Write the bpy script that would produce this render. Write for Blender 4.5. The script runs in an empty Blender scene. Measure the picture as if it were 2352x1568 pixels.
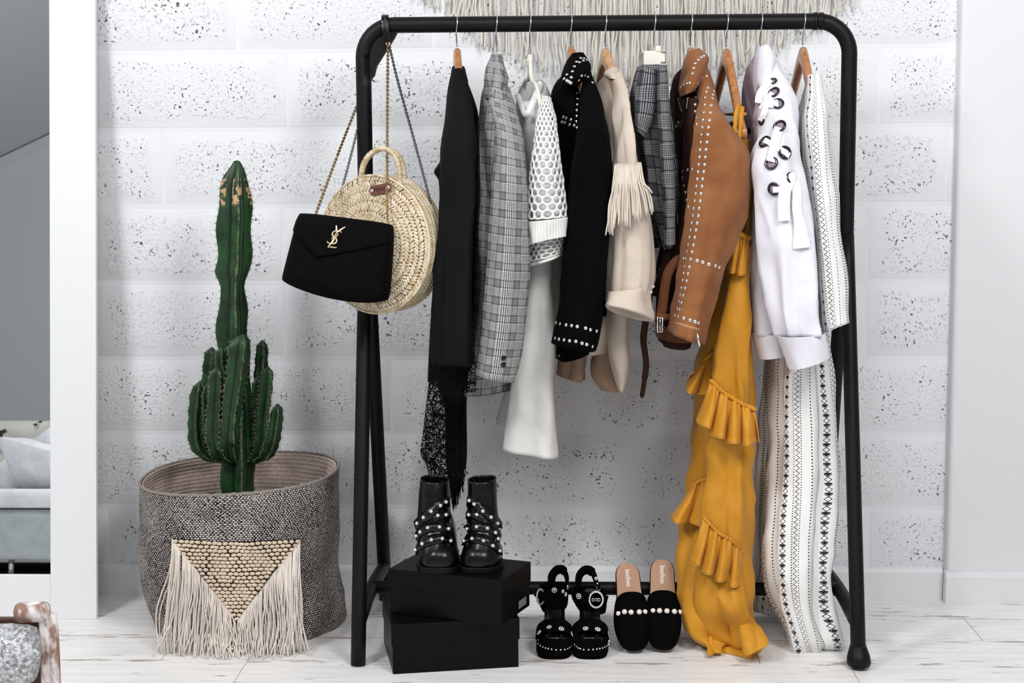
import bpy, bmesh, math, random
from mathutils import Vector, Matrix, Quaternion, noise
from mathutils.bvhtree import BVHTree
random.seed(7)
PI = math.pi
C = bpy.context.scene.collection
sc = bpy.context.scene

# ------------------------------------------------------------------ camera, sky, lamps, exposure
F_PX, CAM_H, CAM_X, CAM_D = 3599.0, 1.1493, -0.0823, 3.7233
TILT, YAW, ROLL = 0.116635, 0.037374, -0.005838
WALL_Y = 0.305
CAM = Vector((CAM_X, -CAM_D, CAM_H))
FWD = Vector((-math.sin(YAW)*math.cos(TILT), math.cos(YAW)*math.cos(TILT), -math.sin(TILT)))
_r = Vector((math.cos(YAW), math.sin(YAW), 0)); _u = _r.cross(FWD)
RIGHT = _r*math.cos(ROLL) + _u*math.sin(ROLL)
UP = -_r*math.sin(ROLL) + _u*math.cos(ROLL)
cam_d = bpy.data.cameras.new('camera'); cam = bpy.data.objects.new('camera', cam_d); C.objects.link(cam)
cam_d.sensor_width = 36.0; cam_d.lens = 36.0*F_PX/2352.0; cam_d.clip_start = 0.05
cam.matrix_world = Matrix(((RIGHT.x, UP.x, -FWD.x, CAM.x), (RIGHT.y, UP.y, -FWD.y, CAM.y), (RIGHT.z, UP.z, -FWD.z, CAM.z), (0, 0, 0, 1)))
cam_d.dof.use_dof = True; cam_d.dof.focus_distance = 3.65; cam_d.dof.aperture_fstop = 10.0
sc.camera = cam

w = bpy.data.worlds.new('room_air'); sc.world = w; w.use_nodes = True
w.node_tree.nodes['Background'].inputs[0].default_value = (0.93, 0.96, 1.0, 1)
w.node_tree.nodes['Background'].inputs[1].default_value = 0.20

def area(name, loc, target, sx, sy, power, col=(1, 1, 1)):
    d = bpy.data.lights.new(name, 'AREA'); d.shape = 'RECTANGLE'; d.size = sx; d.size_y = sy; d.energy = power; d.color = col
    o = bpy.data.objects.new(name, d); C.objects.link(o); o.location = loc
    o.rotation_euler = (Vector(target)-Vector(loc)).to_track_quat('-Z', 'Y').to_euler()
    return o
area('side_window_light', (-2.12, -2.2, 2.93), (-.5, .2, .65), 0.62, 0.55, 44)
area('roof_window_light', (-0.45, -2.5, 2.95), (0.1, 0.3, 0.7), 0.75, 0.9, 16)
area('roof_window_light', (1.05, -2.5, 2.7), (0.25, 0.2, 0.55), 0.8, 1.0, 42)
vs = sc.view_settings; vs.view_transform = 'Standard'; vs.look = 'None'; vs.gamma = 1.0; vs.use_curve_mapping = False; vs.exposure = 0.40
sc.cycles.max_bounces = 8; sc.cycles.diffuse_bounces = 4; sc.cycles.transparent_max_bounces = 24

# ------------------------------------------------------------------ helpers: pixel rays, objects
def ray(px, py):
    return (FWD + RIGHT*((px-1176)/F_PX) - UP*((py-784)/F_PX)).normalized()
def P(px, py, y):                      # point of the photograph's ray at depth y
    d = ray(px, py); return CAM + d*((y-CAM.y)/d.y)
def G(px, py, z=0.0):                  # point of the ray at height z
    d = ray(px, py); return CAM + d*((z-CAM.z)/d.z)
def srgb(h):
    h = h.lstrip('#'); r = []
    for i in (0, 2, 4):
        c = int(h[i:i+2], 16)/255; r.append(c/12.92 if c <= .04045 else ((c+.055)/1.055)**2.4)
    return tuple(r)+(1,)
def wl(o):                             # world offset of an object's parents
    v = Vector((0, 0, 0))
    while o is not None: v = v + o.location; o = o.parent
    return v
def meshdata(name, verts, faces, mat=None, smooth=True, uvs=None):
    me = bpy.data.meshes.new(name); me.from_pydata([tuple(v) for v in verts], [], faces)
    if smooth: me.polygons.foreach_set('use_smooth', [True]*len(me.polygons))
    if uvs:
        l = me.uv_layers.new(name='UVMap'); flat = []
        for f in uvs:
            for a, b in f: flat.append(a); flat.append(b)
        l.data.foreach_set('uv', flat)
    if mat: me.materials.append(mat)
    me.update(); return me
def link(name, me, parent=None, loc=None, label=None, kind=None):
    o = bpy.data.objects.new(name, me); C.objects.link(o)
    if parent is not None: o.parent = parent
    if loc is not None: o.location = loc
    if label: o['label'] = label
    if kind: o['kind'] = kind
    return o
def mesh(name, verts, faces, mat, parent=None, smooth=True, uvs=None, label=None, kind=None):   # verts in world space
    off = wl(parent)
    return link(name, meshdata(name, [Vector(v)-off for v in verts], faces, mat, smooth, uvs), parent, None, label, kind)
def thing(name, label, cat, loc=(0, 0, 0), group=None):
    o = bpy.data.objects.new(name, None); C.objects.link(o); o.location = loc; o.empty_display_size = .05
    o['label'] = label; o['category'] = cat
    if group: o['group'] = group
    return o
def tag(o, label, cat, group=None):
    o['label'] = label; o['category'] = cat
    if group: o['group'] = group
    return o
def solid(o, t, offset=0.0):
    m = o.modifiers.new('thickness', 'SOLIDIFY'); m.thickness = t; m.offset = offset; return o
def bevel(o, w, seg=2):
    m = o.modifiers.new('edge', 'BEVEL'); m.width = w; m.segments = seg; m.limit_method = 'ANGLE'; m.angle_limit = .6; return o

class Acc:                             # collects pieces that become one mesh
    def __init__(s): s.v = []; s.f = []; s.uv = None
    def add(s, v, f):
        n = len(s.v); s.v += [Vector(q) for q in v]; s.f += [tuple(i+n for i in g) for g in f]
    def box(s, lo, hi, M=None):
        x0, y0, z0 = lo; x1, y1, z1 = hi
        v = [Vector(q) for q in ((x0,y0,z0),(x1,y0,z0),(x1,y1,z0),(x0,y1,z0),(x0,y0,z1),(x1,y0,z1),(x1,y1,z1),(x0,y1,z1))]
        if M: v = [M @ q for q in v]
        s.add(v, [(3,2,1,0),(4,5,6,7),(0,1,5,4),(1,2,6,5),(2,3,7,6),(3,0,4,7)])
    def tube(s, pts, r, seg=8, closed=False, flat=1.0, cap=True, side=None):
        pts = [Vector(p) for p in pts]; n = len(pts)
        rs = r if isinstance(r, (list, tuple)) else [r]*n
        rings = []; prev = None
        for i in range(n):
            if closed: t = pts[(i+1) % n]-pts[i-1]
            else: t = pts[min(i+1, n-1)]-pts[max(i-1, 0)]
            if t.length < 1e-9: t = Vector((0, 0, 1))
            t.normalize()
            if prev is None:
                a = Vector(side) if side else (Vector((0, -1, 0)) if abs(t.y) < .9 else Vector((1, 0, 0)))
            else: a = prev
            a = (a - t*a.dot(t))
            if a.length < 1e-6: a = t.orthogonal()
            a.normalize(); prev = a; b = t.cross(a)
            rings.append([pts[i] + a*math.cos(2*PI*k/seg)*rs[i]*flat + b*math.sin(2*PI*k/seg)*rs[i] for k in range(seg)])
        v = [q for g in rings for q in g]; f = []
        m = n if closed else n-1
        for i in range(m):
            j = (i+1) % n
            for k in range(seg):
                l = (k+1) % seg; f.append((i*seg+k, i*seg+l, j*seg+l, j*seg+k))
        if cap and not closed:
            f.append(tuple(range(seg-1, -1, -1))); f.append(tuple((n-1)*seg+k for k in range(seg)))
        s.add(v, f)
    def ribbon(s, pts, width, thick=.002, facing=(0, -1, 0)):   # flat strap, broad side turned to 'facing'
        pts = [Vector(p) for p in pts]; n = len(pts); fc = facing if callable(facing) else Vector(facing)
        ws = width if isinstance(width, (list, tuple)) else [width]*n
        v = []
        for i in range(n):
            t = (pts[min(i+1, n-1)]-pts[max(i-1, 0)]).normalized()
            nn = Vector(fc(pts[i])) if callable(facing) else fc
            nn = (nn - t*nn.dot(t))
            nn = nn.normalized() if nn.length > 1e-6 else t.orthogonal()
            b = t.cross(nn)*ws[i]/2; h = nn*thick/2
            v += [pts[i]-b-h, pts[i]+b-h, pts[i]+b+h, pts[i]-b+h]
        f = []
        for i in range(n-1):
            for k in range(4):
                l = (k+1) % 4; f.append((i*4+k, i*4+l, i*4+4+l, i*4+4+k))
        f += [(3, 2, 1, 0), tuple((n-1)*4+k for k in range(4))]
        s.add(v, f)
    def ball(s, c, r, nu=10, nv=7, sc3=(1, 1, 1)):
        v = []; f = []
        for j in range(nv+1):
            p = PI*j/nv
            for k in range(nu):
                t = 2*PI*k/nu
                v.append(Vector(c)+Vector((r*sc3[0]*math.sin(p)*math.cos(t), r*sc3[1]*math.sin(p)*math.sin(t), r*sc3[2]*math.cos(p))))
        for j in range(nv):
            for k in range(nu):
                l = (k+1) % nu; f.append((j*nu+k, (j+1)*nu+k, (j+1)*nu+l, j*nu+l))
        s.add(v, f)
    def prism(s, outline, z0, z1, top=None, rim=0.0):           # outline [(x,y)], optional per-point top heights
        n = len(outline); c = Vector((sum(q[0] for q in outline)/n, sum(q[1] for q in outline)/n, 0))
        v = [Vector((x, y, z0)) for x, y in outline]
        tz = [top(x, y) if top else z1 for x, y in outline]
        v += [Vector((x, y, tz[i]-rim)) for i, (x, y) in enumerate(outline)]
        f = [tuple(range(n-1, -1, -1))]
        for i in range(n):
            j = (i+1) % n; f.append((i, j, n+j, n+i))
        if rim:
            v += [Vector((x, y, tz[i]))+(c-Vector((x, y, 0))).normalized()*rim for i, (x, y) in enumerate(outline)]
            for i in range(n):
                j = (i+1) % n; f.append((n+i, n+j, 2*n+j, 2*n+i))
            f.append(tuple(2*n+i for i in range(n)))
        else: f.append(tuple(n+i for i in range(n)))
        s.add(v, f)
    def xf(s, M): s.v = [M @ q for q in s.v]; return s
    def bvh(s): return BVHTree.FromPolygons([tuple(q) for q in s.v], s.f)
    def make(s, name, mat, parent=None, smooth=True, label=None, kind=None):
        return mesh(name, s.v, s.f, mat, parent, smooth, None, label, kind)

def catmull(rows, n):                  # rows of equal-length float tuples -> n+1 samples, even by chord
    m = len(rows); d = [0.0]
    for i in range(1, m): d.append(d[-1]+max(1e-6, math.dist(rows[i][:3], rows[i-1][:3])+.3*abs(rows[i][-2]-rows[i-1][-2])))
    out = []
    for k in range(n+1):
        t = d[-1]*k/n; i = 0
        while i < m-2 and d[i+1] < t: i += 1
        u = (t-d[i])/(d[i+1]-d[i]); p0 = rows[max(i-1, 0)]; p1 = rows[i]; p2 = rows[i+1]; p3 = rows[min(i+2, m-1)]
        h = d[i+1]-d[i]; h0 = max(1e-6, d[i+1]-d[max(i-1, 0)]); h1 = max(1e-6, d[min(i+2, m-1)]-d[i]); r = []
        for a, b, c, e in zip(p0, p1, p2, p3):
            m1 = (c-a)/h0*h; m2 = (e-b)/h1*h
            r.append((2*u**3-3*u*u+1)*b+(u**3-2*u*u+u)*m1+(-2*u**3+3*u*u)*c+(u**3-u*u)*m2)
        out.append(r)
    return out
def smooth_path(pts, n):
    return [Vector(q[:3]) for q in catmull([tuple(p)+(0., 0.) for p in pts], n)]

class Loft:
    """A cloth tube. Levels (xl,yl,xr,yr,depth,half_depth[,front_lift]): the two silhouette points as seen in the photograph, at their own depth, and the tube's real half depth."""
    def __init__(s, levels, nv=60, p=2.3, folds=(), crump=0.0, seed=0, cs=(9, 9, 4), ce=0.0):
        rows = []; yc = 0; hd = .05
        for l in levels:
            l = tuple(l)
            if len(l) > 4: yc = l[4]
            if len(l) > 5: hd = l[5]
            fz = l[6] if len(l) > 6 else 0.0
            L = P(l[0], l[1], yc); R = P(l[2], l[3], yc)
            c = (L+R)/2; a = (R-L)/2
            rows.append((c.x, c.y, c.z, a.x, a.y, a.z, hd, fz))
        s.rows = catmull(rows, nv); s.nv = nv; s.p = p; s.folds = folds; s.crump = crump; s.seed = seed; s.cs = cs; s.ce = ce
        per = [2*PI*math.sqrt((r[3]**2+r[4]**2+r[5]**2+r[6]**2)/2) for r in s.rows]; s.circ = sum(per)/len(per)
        s.len = [0.0]
        for i in range(nv): s.len.append(s.len[-1]+(Vector(s.rows[i+1][:3])-Vector(s.rows[i][:3])).length)
    def row(s, v):
        t = max(0, min(1, v))*s.nv; i = min(int(t), s.nv-1); u = t-i
        return [a*(1-u)+b*u for a, b in zip(s.rows[i], s.rows[i+1])]
    def pos(s, q, v, out=0.0):         # q 0..1 round the tube, 0 behind, .25 at the low-x side, .5 in front
        r = s.row(v); th = PI/2+2*PI*q; c, n = math.cos(th), math.sin(th); e = 2/s.p
        x = math.copysign(abs(c)**e, c); y = math.copysign(abs(n)**e, n)
        ax = Vector(r[3:6]); hd = r[6]; w_ = max(ax.length, 1e-5)
        p = Vector(r[:3])+ax*x+Vector((0, hd*y, -r[7]*y))
        nn = (ax/w_*c*hd+Vector((0, n*w_, 0)))
        nn = nn.normalized() if nn.length > 1e-9 else Vector((0, -1, 0))
        d = out
        for A, f, sl, ph, v0, v1 in s.folds:
            if f == 0: continue
            t = max(0, min(1, (v-v0)/(v1-v0))) if v1 != v0 else 1
            t = t*t*(3-2*t)
            a = 2*PI*(abs(f)*q+sl*v)+ph
            d += A*t*(math.sin(a) if f > 0 else (1-2*abs(math.sin(a/2))**.7))
        if s.crump:
            q3 = Vector((p.x*s.cs[0]+s.seed*7.3, p.y*s.cs[1]+s.seed, p.z*s.cs[2]))
            q4 = Vector((p.x*2.6*s.cs[0]+s.seed*3.1+.8*p.z*s.cs[2], p.y*2.2*s.cs[1], p.z*1.9*s.cs[2]+s.seed))
            d += s.crump*(noise.noise(q3)*1.1+.55*(.5-2*abs(noise.noise(q4))))*min(1, v*6)*(1+s.ce*max(0, (v-.72)/.28)**1.5)
        d = max(-hd*.9, min(d, .9*max(hd, w_)))
        return p+nn*d
    def mesh(s, name, mat, parent, nu=64, thick=.002, cap_top=False, cap_bottom=False, label=None, kind=None, arc=None):
        nv = s.nv; V = []; Fc = []; U = []
        a0, a1 = arc if arc else (0.0, 1.0); closed = arc is None; cols = nu if closed else nu+1
        for j in range(nv+1):
            for k in range(cols): V.append(s.pos(a0+(a1-a0)*k/nu, j/nv))
        for j in range(nv):
            for k in range(nu):
                l = (k+1) % cols
                Fc.append((j*cols+k, j*cols+l, (j+1)*cols+l, (j+1)*cols+k))
                u0, u1 = (a0+(a1-a0)*k/nu-.5)*s.circ, (a0+(a1-a0)*(k+1)/nu-.5)*s.circ
                U.append(((u0, s.len[j]), (u1, s.len[j]), (u1, s.len[j+1]), (u0, s.len[j+1])))
        if closed:
            for flag, j in ((cap_top, 0), (cap_bottom, nv)):
                if flag:
                    V.append(sum((V[j*cols+k] for k in range(cols)), Vector())/cols); ci = len(V)-1
                    for k in range(nu):
                        l = (k+1) % cols; Fc.append((ci, j*cols+l, j*cols+k) if j == 0 else (ci, j*cols+k, j*cols+l))
                        u0, u1 = (k/nu-.5)*s.circ, ((k+1)/nu-.5)*s.circ; U.append(((0, s.len[j]), (u1, s.len[j]), (u0, s.len[j])))
        s.bvh = BVHTree.FromPolygons([tuple(q) for q in V], Fc)
        o = mesh(name, V, Fc, mat, parent, True, U, label, kind)
        if thick: solid(o, thick)
        return o
def loft(name, levels, mat, parent, nu=64, thick=.002, cap_top=False, cap_bottom=False, label=None, kind=None, arc=None, **kw):
    if name == 'body':                 # the trunk of a hung garment is flatter than its sleeves' reach and sits behind them
        full = []; yc, hd = 0, .05
        for l in levels:
            l = tuple(l); yc = l[4] if len(l) > 4 else yc; hd = l[5] if len(l) > 5 else hd
            full.append(l[:4]+(yc+.035*min(1, hd/.1), hd*.68)+l[6:])
        levels = full
    L = Loft(levels, **kw); L.obj = L.mesh(name, mat, parent, nu, thick, cap_top, cap_bottom, label, kind, arc); return L
def on(bv, px, py, fallback=None):     # nearest surface point along a ray of the photograph
    d = ray(px, py); best = None
    for b in bv:
        b = b.bvh if hasattr(b, 'bvh') and not callable(b.bvh) else b
        h = b.ray_cast(CAM, d)
        if h[0] is not None and (best is None or h[3] < best[2]): best = (h[0], h[1] if h[1].dot(d) < 0 else -h[1], h[3])
    if best: return best[0], best[1]
    if fallback is None: return None
    return P(px, py, fallback), Vector((0, -1, 0))
def put(name, me, loc, nrm, r, parent, label=None):
    o = link(name, me, parent, Vector(loc)-wl(parent), label)
    o.rotation_mode = 'QUATERNION'; o.rotation_quaternion = Vector(nrm).to_track_quat('Z', 'Y'); o.scale = (r, r, r)
    return o

# ------------------------------------------------------------------ helpers: materials
class NT:
    def __init__(s, name):
        s.m = bpy.data.materials.new(name); s.m.use_nodes = True; s.t = s.m.node_tree; s.b = s.t.nodes['Principled BSDF']; s.o = s.t.nodes['Material Output']
    def n(s, typ, props=None, **ins):
        q = s.t.nodes.new(typ)
        for k, v in (props or {}).items(): setattr(q, k, v)
        for k, v in ins.items():
            key = int(k[1:]) if k[0] == 'i' and k[1:].isdigit() else k.replace('_', ' ')
            s.set(q.inputs[key], v)
        return q
    def set(s, inp, v):
        if hasattr(v, 'is_linked') or isinstance(v, bpy.types.NodeSocket): s.t.links.new(v, inp)
        else: inp.default_value = v
    def mt(s, op, a, b=0.0, c=0.0):
        q = s.n('ShaderNodeMath', {'operation': op})
        for i, v in enumerate((a, b, c)): s.set(q.inputs[i], v)
        return q.outputs[0]
    def mix(s, f, a, b):
        q = s.n('ShaderNodeMix', {'data_type': 'RGBA'}); s.set(q.inputs[0], f); s.set(q.inputs[6], a); s.set(q.inputs[7], b); return q.outputs[2]
    def mapr(s, v, a, b, c=0.0, d=1.0):
        q = s.n('ShaderNodeMapRange', {'interpolation_type': 'SMOOTHSTEP'}); s.set(q.inputs[0], v)
        for i, x in enumerate((a, b, c, d)): s.set(q.inputs[i+1], x)
        return q.outputs[0]
    def coord(s, which='Object'): return s.n('ShaderNodeTexCoord').outputs[which]
    def scale(s, v, x, y, z):
        q = s.n('ShaderNodeMapping'); s.set(q.inputs[0], v); q.inputs[3].default_value = (x, y, z); return q.outputs[0]
    def noise(s, v, sc_, det=2.0, rough=.5, dist=0.0):
        q = s.n('ShaderNodeTexNoise'); s.set(q.inputs['Vector'], v); s.set(q.inputs['Scale'], sc_); s.set(q.inputs['Detail'], det); s.set(q.inputs['Roughness'], rough); s.set(q.inputs['Distortion'], dist)
        return q.outputs[0]
    def voronoi(s, v, sc_, feat='F1'):
        q = s.n('ShaderNodeTexVoronoi', {'feature': feat}); s.set(q.inputs['Vector'], v); s.set(q.inputs['Scale'], sc_); return q.outputs['Distance']
    def bump(s, h, strength, dist):
        q = s.n('ShaderNodeBump'); s.set(q.inputs['Height'], h); q.inputs['Strength'].default_value = strength; q.inputs['Distance'].default_value = dist
        s.t.links.new(q.outputs[0], s.b.inputs['Normal']); return q
    def base(s, col=None, rough=None, metal=None, sheen=None, spec=None, coat=None):
        if col is not None: s.set(s.b.inputs['Base Color'], col)
        if rough is not None: s.set(s.b.inputs['Roughness'], rough)
        if metal is not None: s.b.inputs['Metallic'].default_value = metal
        if sheen is not None: s.b.inputs['Sheen Weight'].default_value = sheen; s.b.inputs['Sheen Roughness'].default_value = .4
        if spec is not None: s.b.inputs['Specular IOR Level'].default_value = spec
        if coat is not None: s.b.inputs['Coat Weight'].default_value = coat
        return s
    def uv(s):
        q = s.n('ShaderNodeSeparateXYZ'); s.t.links.new(s.n('ShaderNodeTexCoord').outputs['UV'], q.inputs[0]); return q.outputs[0], q.outputs[1]

def plain(name, col, rough=.5, metal=0.0, var=0.0, vs_=8, bump=0.0, bs=300, bd=.001, spec=None, sheen=None, coat=None):
    m = NT(name); c = srgb(col) if isinstance(col, str) else col
    v = m.coord()
    if var:
        f = m.noise(v, vs_, 4)
        m.base(m.mix(m.mapr(f, .3, .7), tuple(x*(1-var) for x in c[:3])+(1,), tuple(min(1, x*(1+var)) for x in c[:3])+(1,)))
    else: m.base(c)
    m.base(None, rough, metal, sheen, spec, coat)
    if bump: m.bump(m.noise(v, bs, 3), bump, bd)
    return m.m
def fabric(name, col, rough=.85, sheen=.0, var=.08, weave=900, bump=.35, wr=.0, spec=.2):
    m = NT(name); c = srgb(col) if isinstance(col, str) else col; v = m.coord()
    f = m.noise(v, 14, 4)
    m.base(m.mix(m.mapr(f, .3, .7), tuple(x*(1-var) for x in c[:3])+(1,), tuple(min(1, x*(1+var)) for x in c[:3])+(1,)), rough, 0, sheen, spec)
    h = m.noise(v, weave, 2)
    if wr:
        h2 = m.noise(m.scale(v, 1, 1, .35), 26, 3, .55, .6); h = m.mt('ADD', m.mt('MULTIPLY', h, .12), m.mt('MULTIPLY', h2, wr))
        m.bump(h, .6, .01)
    else: m.bump(h, bump, .0008)
    return m.m

# ------------------------------------------------------------------ materials of the room
def wall_material(name, pits):
    m = NT(name); v = m.coord(); oi = m.n('ShaderNodeObjectInfo').outputs['Random']
    vv = m.n('ShaderNodeVectorMath', {'operation': 'ADD'}); m.set(vv.inputs[0], v)
    cb = m.n('ShaderNodeCombineXYZ'); m.set(cb.inputs[0], m.mt('MULTIPLY', oi, 37.0)); m.set(cb.inputs[1], m.mt('MULTIPLY', oi, 11.0)); m.set(cb.inputs[2], m.mt('MULTIPLY', oi, 23.0))
    m.set(vv.inputs[1], cb.outputs[0]); p = vv.outputs[0]
    fine = m.noise(p, 260, 3, .55); mid = m.noise(p, 120, 2, .6, .4); broad = m.noise(p, 9, 2)
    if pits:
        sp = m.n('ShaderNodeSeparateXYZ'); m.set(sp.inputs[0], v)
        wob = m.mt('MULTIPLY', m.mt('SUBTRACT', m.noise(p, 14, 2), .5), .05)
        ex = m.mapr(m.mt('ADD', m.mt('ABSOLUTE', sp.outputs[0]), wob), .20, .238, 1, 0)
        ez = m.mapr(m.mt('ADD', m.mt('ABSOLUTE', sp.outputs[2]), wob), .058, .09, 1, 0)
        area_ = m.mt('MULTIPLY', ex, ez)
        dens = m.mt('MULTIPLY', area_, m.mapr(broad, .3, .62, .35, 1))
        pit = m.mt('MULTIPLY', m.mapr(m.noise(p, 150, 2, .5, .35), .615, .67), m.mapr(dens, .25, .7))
        deep = m.mt('MULTIPLY', pit, m.mapr(m.noise(p, 24, 2), .46, .58, .0, 1))  # darkens the pits: shade of deep holes put into the colour
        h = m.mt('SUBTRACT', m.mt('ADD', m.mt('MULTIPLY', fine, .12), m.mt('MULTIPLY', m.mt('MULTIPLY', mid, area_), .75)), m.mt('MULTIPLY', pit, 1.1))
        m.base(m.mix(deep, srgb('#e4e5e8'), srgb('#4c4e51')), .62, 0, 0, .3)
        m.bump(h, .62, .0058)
    else:
        h = m.mt('ADD', m.mt('MULTIPLY', fine, .1), m.mt('MULTIPLY', broad, .6)); m.base(srgb('#e4e5e8'), .62, 0, 0, .3); m.bump(h, .4, .004)
    return m.m
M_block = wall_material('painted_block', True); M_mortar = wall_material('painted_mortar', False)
def floor_material():
    m = NT('worn_white_planks'); v = m.coord(); oi = m.n('ShaderNodeObjectInfo').outputs['Random']
    vv = m.n('ShaderNodeVectorMath', {'operation': 'ADD'}); m.set(vv.inputs[0], v)
    cb = m.n('ShaderNodeCombineXYZ'); m.set(cb.inputs[0], m.mt('MULTIPLY', oi, 51.0)); m.set(cb.inputs[1], m.mt('MULTIPLY', oi, 17.0)); m.set(vv.inputs[1], cb.outputs[0]); p = vv.outputs[0]
    sp = m.n('ShaderNodeSeparateXYZ'); m.set(sp.inputs[0], v)
    edge = m.mapr(m.mt('ABSOLUTE', sp.outputs[1]), .045, .09, 0, 1)
    s1 = m.noise(m.scale(p, 3.2, 26, 1), 2.2, 5, .62); s2 = m.noise(m.scale(p, 9, 70, 1), 2.0, 4, .6); big = m.noise(p, 2.6, 2)
    worn = m.mapr(m.mt('ADD', m.mt('ADD', s1, m.mt('MULTIPLY', edge, .10)), m.mt('MULTIPLY', big, .12)), .70, .735)
    scr = m.mt('MULTIPLY', m.mapr(s2, .66, .70), m.mapr(big, .42, .6, .1, .9))
    grey = m.mix(m.mapr(s2, .4, .6), srgb('#b9a89f'), srgb('#8d8684'))
    c = m.mix(m.mt('MULTIPLY', worn, .9), m.mix(m.mapr(m.noise(m.scale(p, 1, 9, 1), 5, 3), .35, .7), srgb('#f2f0ee'), srgb('#e6e4e2')), grey)
    c = m.mix(m.mt('MULTIPLY', scr, .7), c, srgb('#7d7a79'))
    m.base(c, .42, 0, 0, .4); m.bump(m.mt('ADD', m.mt('MULTIPLY', worn, -.5), m.mt('MULTIPLY', s2, .3)), .35, .0015); return m.m
M_floor = floor_material()
M_joint = plain('floor_joint', '#77706c', .9)
M_white = plain('white_lacquer', '#e6e7e8', .42, bump=.04, bs=120)
M_skirt = plain('white_skirting', '#e4e5e7', .5)
M_pier = plain('smooth_plaster', '#e2e3e5', .7, bump=.08, bs=60, bd=.002)
M_far = plain('grey_paint', '#e8ebed', .8)
M_ceil = plain('ceiling_paint', '#d2d4d6', .8)
m_ = NT('mirror_glass'); m_.base((.93, .95, .95, 1), .0, 1.0); M_mirror = m_.m
M_black = plain('black_powder_coat', '#0a0a0a', .5, var=.15, vs_=25, bump=.12, bs=500, bd=.0006, spec=.22)
M_chrome = plain('chrome', '#efeff1', .22, 1.0)
M_steel = plain('steel_wire', '#c9c9cc', .22, 1.0)
M_gold = plain('pale_gold', '#f3dcb4', .42, .85)
M_plastic = plain('cream_plastic', '#dfdbd0', .35)

# ------------------------------------------------------------------ the room
def struct(name, lo, hi, mat, parent=None):
    a = Acc(); a.box(lo, hi); o = a.make(name, mat, parent, smooth=False)
    if parent is None: o['kind'] = 'structure'
    return o
X_CORNER = .888
wb = struct('wall_back', (-4.2, WALL_Y, -.02), (2.6, WALL_Y+.2, 2.75), M_mortar)
BH, PITCH, BL = .187, .197, .50
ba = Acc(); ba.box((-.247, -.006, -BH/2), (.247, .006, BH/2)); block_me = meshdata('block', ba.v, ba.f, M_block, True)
for rix in range(10):
    zc = .237-.5*PITCH+.003+PITCH*(rix-0)
    off = (-.928, -.804, -1.13, -.824, -1.05)[(9-rix-3) % 5] if rix != 7 else -.928
    if rix == 6: off = -.804
    if rix == 5: off = -1.13
    if rix == 4: off = -.824
    k0 = math.floor((-2.4-off)/BL)
    for k in range(k0, k0+8):
        xc = off+BL*(k+.5)
        if xc-BL/2 > X_CORNER or xc < -2.3: continue
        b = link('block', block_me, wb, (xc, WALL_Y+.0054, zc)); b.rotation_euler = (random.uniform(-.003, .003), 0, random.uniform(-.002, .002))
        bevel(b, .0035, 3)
pier = struct('wall_right', (X_CORNER, .262, -.02), (2.6, WALL_Y+.02, 2.75), M_pier); bevel(pier, .012, 4)
fl = struct('floor', (-4.2, -5.2, -.05), (2.6, WALL_Y+.1, -.004), M_joint)
seams = [.262+.047]; PW = .178
pl = {}
yb = .119
for i in range(-1, 30):
    y0 = yb-PW*(i+1); y1 = yb-PW*i
    if i == -1: y0, y1 = yb, yb+.2
    off = random.Random(i*3+1).uniform(0, 1.3) if i not in (0, 1, 2, 3) else {0: .9, 1: .35, 2: -.828, 3: .551}[i]
    for k in range(-4, 4):
        x0 = off+1.38*k
        if x0 > 2.5 or x0+1.38 < -4.1: continue
        me = pl.get(i == -1)
        if me is None:
            a = Acc(); hw = (y1-y0)/2-.0009; a.box((-.6891, -hw, -.004), (.6891, hw, 0)); me = meshdata('plank', a.v, a.f, M_floor, False); pl[i == -1] = me
        o = link('plank', me, fl, (x0+.69, (y0+y1)/2, 0)); o.rotation_euler = (0, 0, 0)
def skirting(name, x0, x1, y, depth=.012, h=.083):
    prof = [(0, 0), (0, h-.012), (.003, h-.004), (.009, h), (.03, h), (.03, 0)]
    a = Acc(); n = len(prof)
    v = [Vector((x, y-depth+q[0], q[1])) for x in (x0, x1) for q in prof]
    f = [(i, (i+1) % n, n+(i+1) % n, n+i) for i in range(n)]+[tuple(range(n-1, -1, -1)), tuple(range(n, 2*n))]
    a.add(v, f); o = a.make(name, M_skirt, None, False); o['kind'] = 'structure'; return o
skirting('baseboard_back', -4.1, X_CORNER-.002, WALL_Y)
skirting('baseboard_right', X_CORNER-.004, 2.55, .262)
# the rest of the room behind the camera (seen only in the mirror)
struct('wall_rear', (-4.2, -5.3, -.02), (2.6, -5.15, 3.6), M_far)
struct('wall_left', (-4.3, -5.3, -.02), (-4.1, WALL_Y+.2, 3.2), M_far)
ca = Acc(); ca.add([(-4.2, -5.2, 2.05), (-1.3, -5.2, 3.45), (-1.3, .5, 3.45), (-4.2, .5, 2.05), (-4.2, -5.2, 2.12), (-1.3, -5.2, 3.52), (-1.3, .5, 3.52), (-4.2, .5, 2.12)],
                   [(0, 1, 2, 3), (7, 6, 5, 4), (0, 4, 5, 1), (1, 5, 6, 2), (2, 6, 7, 3), (3, 7, 4, 0)])
o = ca.make('ceiling', M_ceil, None, False); o['kind'] = 'structure'
ca = Acc()
for dz, dy in ((0, 0), (-.06, .05)):
    ca.add([(-4.2, -5.15+.0, 1.96+dz), (-1.3, -5.15, 3.36+dz), (-1.3, -5.07-dy+.05, 3.44), (-4.2, -5.07-dy+.05, 2.04), (-4.2, -5.15, 2.05), (-1.3, -5.15, 3.45)], [(0, 1, 2, 3), (3, 2, 5, 4), (0, 4, 5, 1), (0, 3, 4), (1, 5, 2)])
o = ca.make('trim_1', M_white, None, False); o['kind'] = 'structure'

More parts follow.
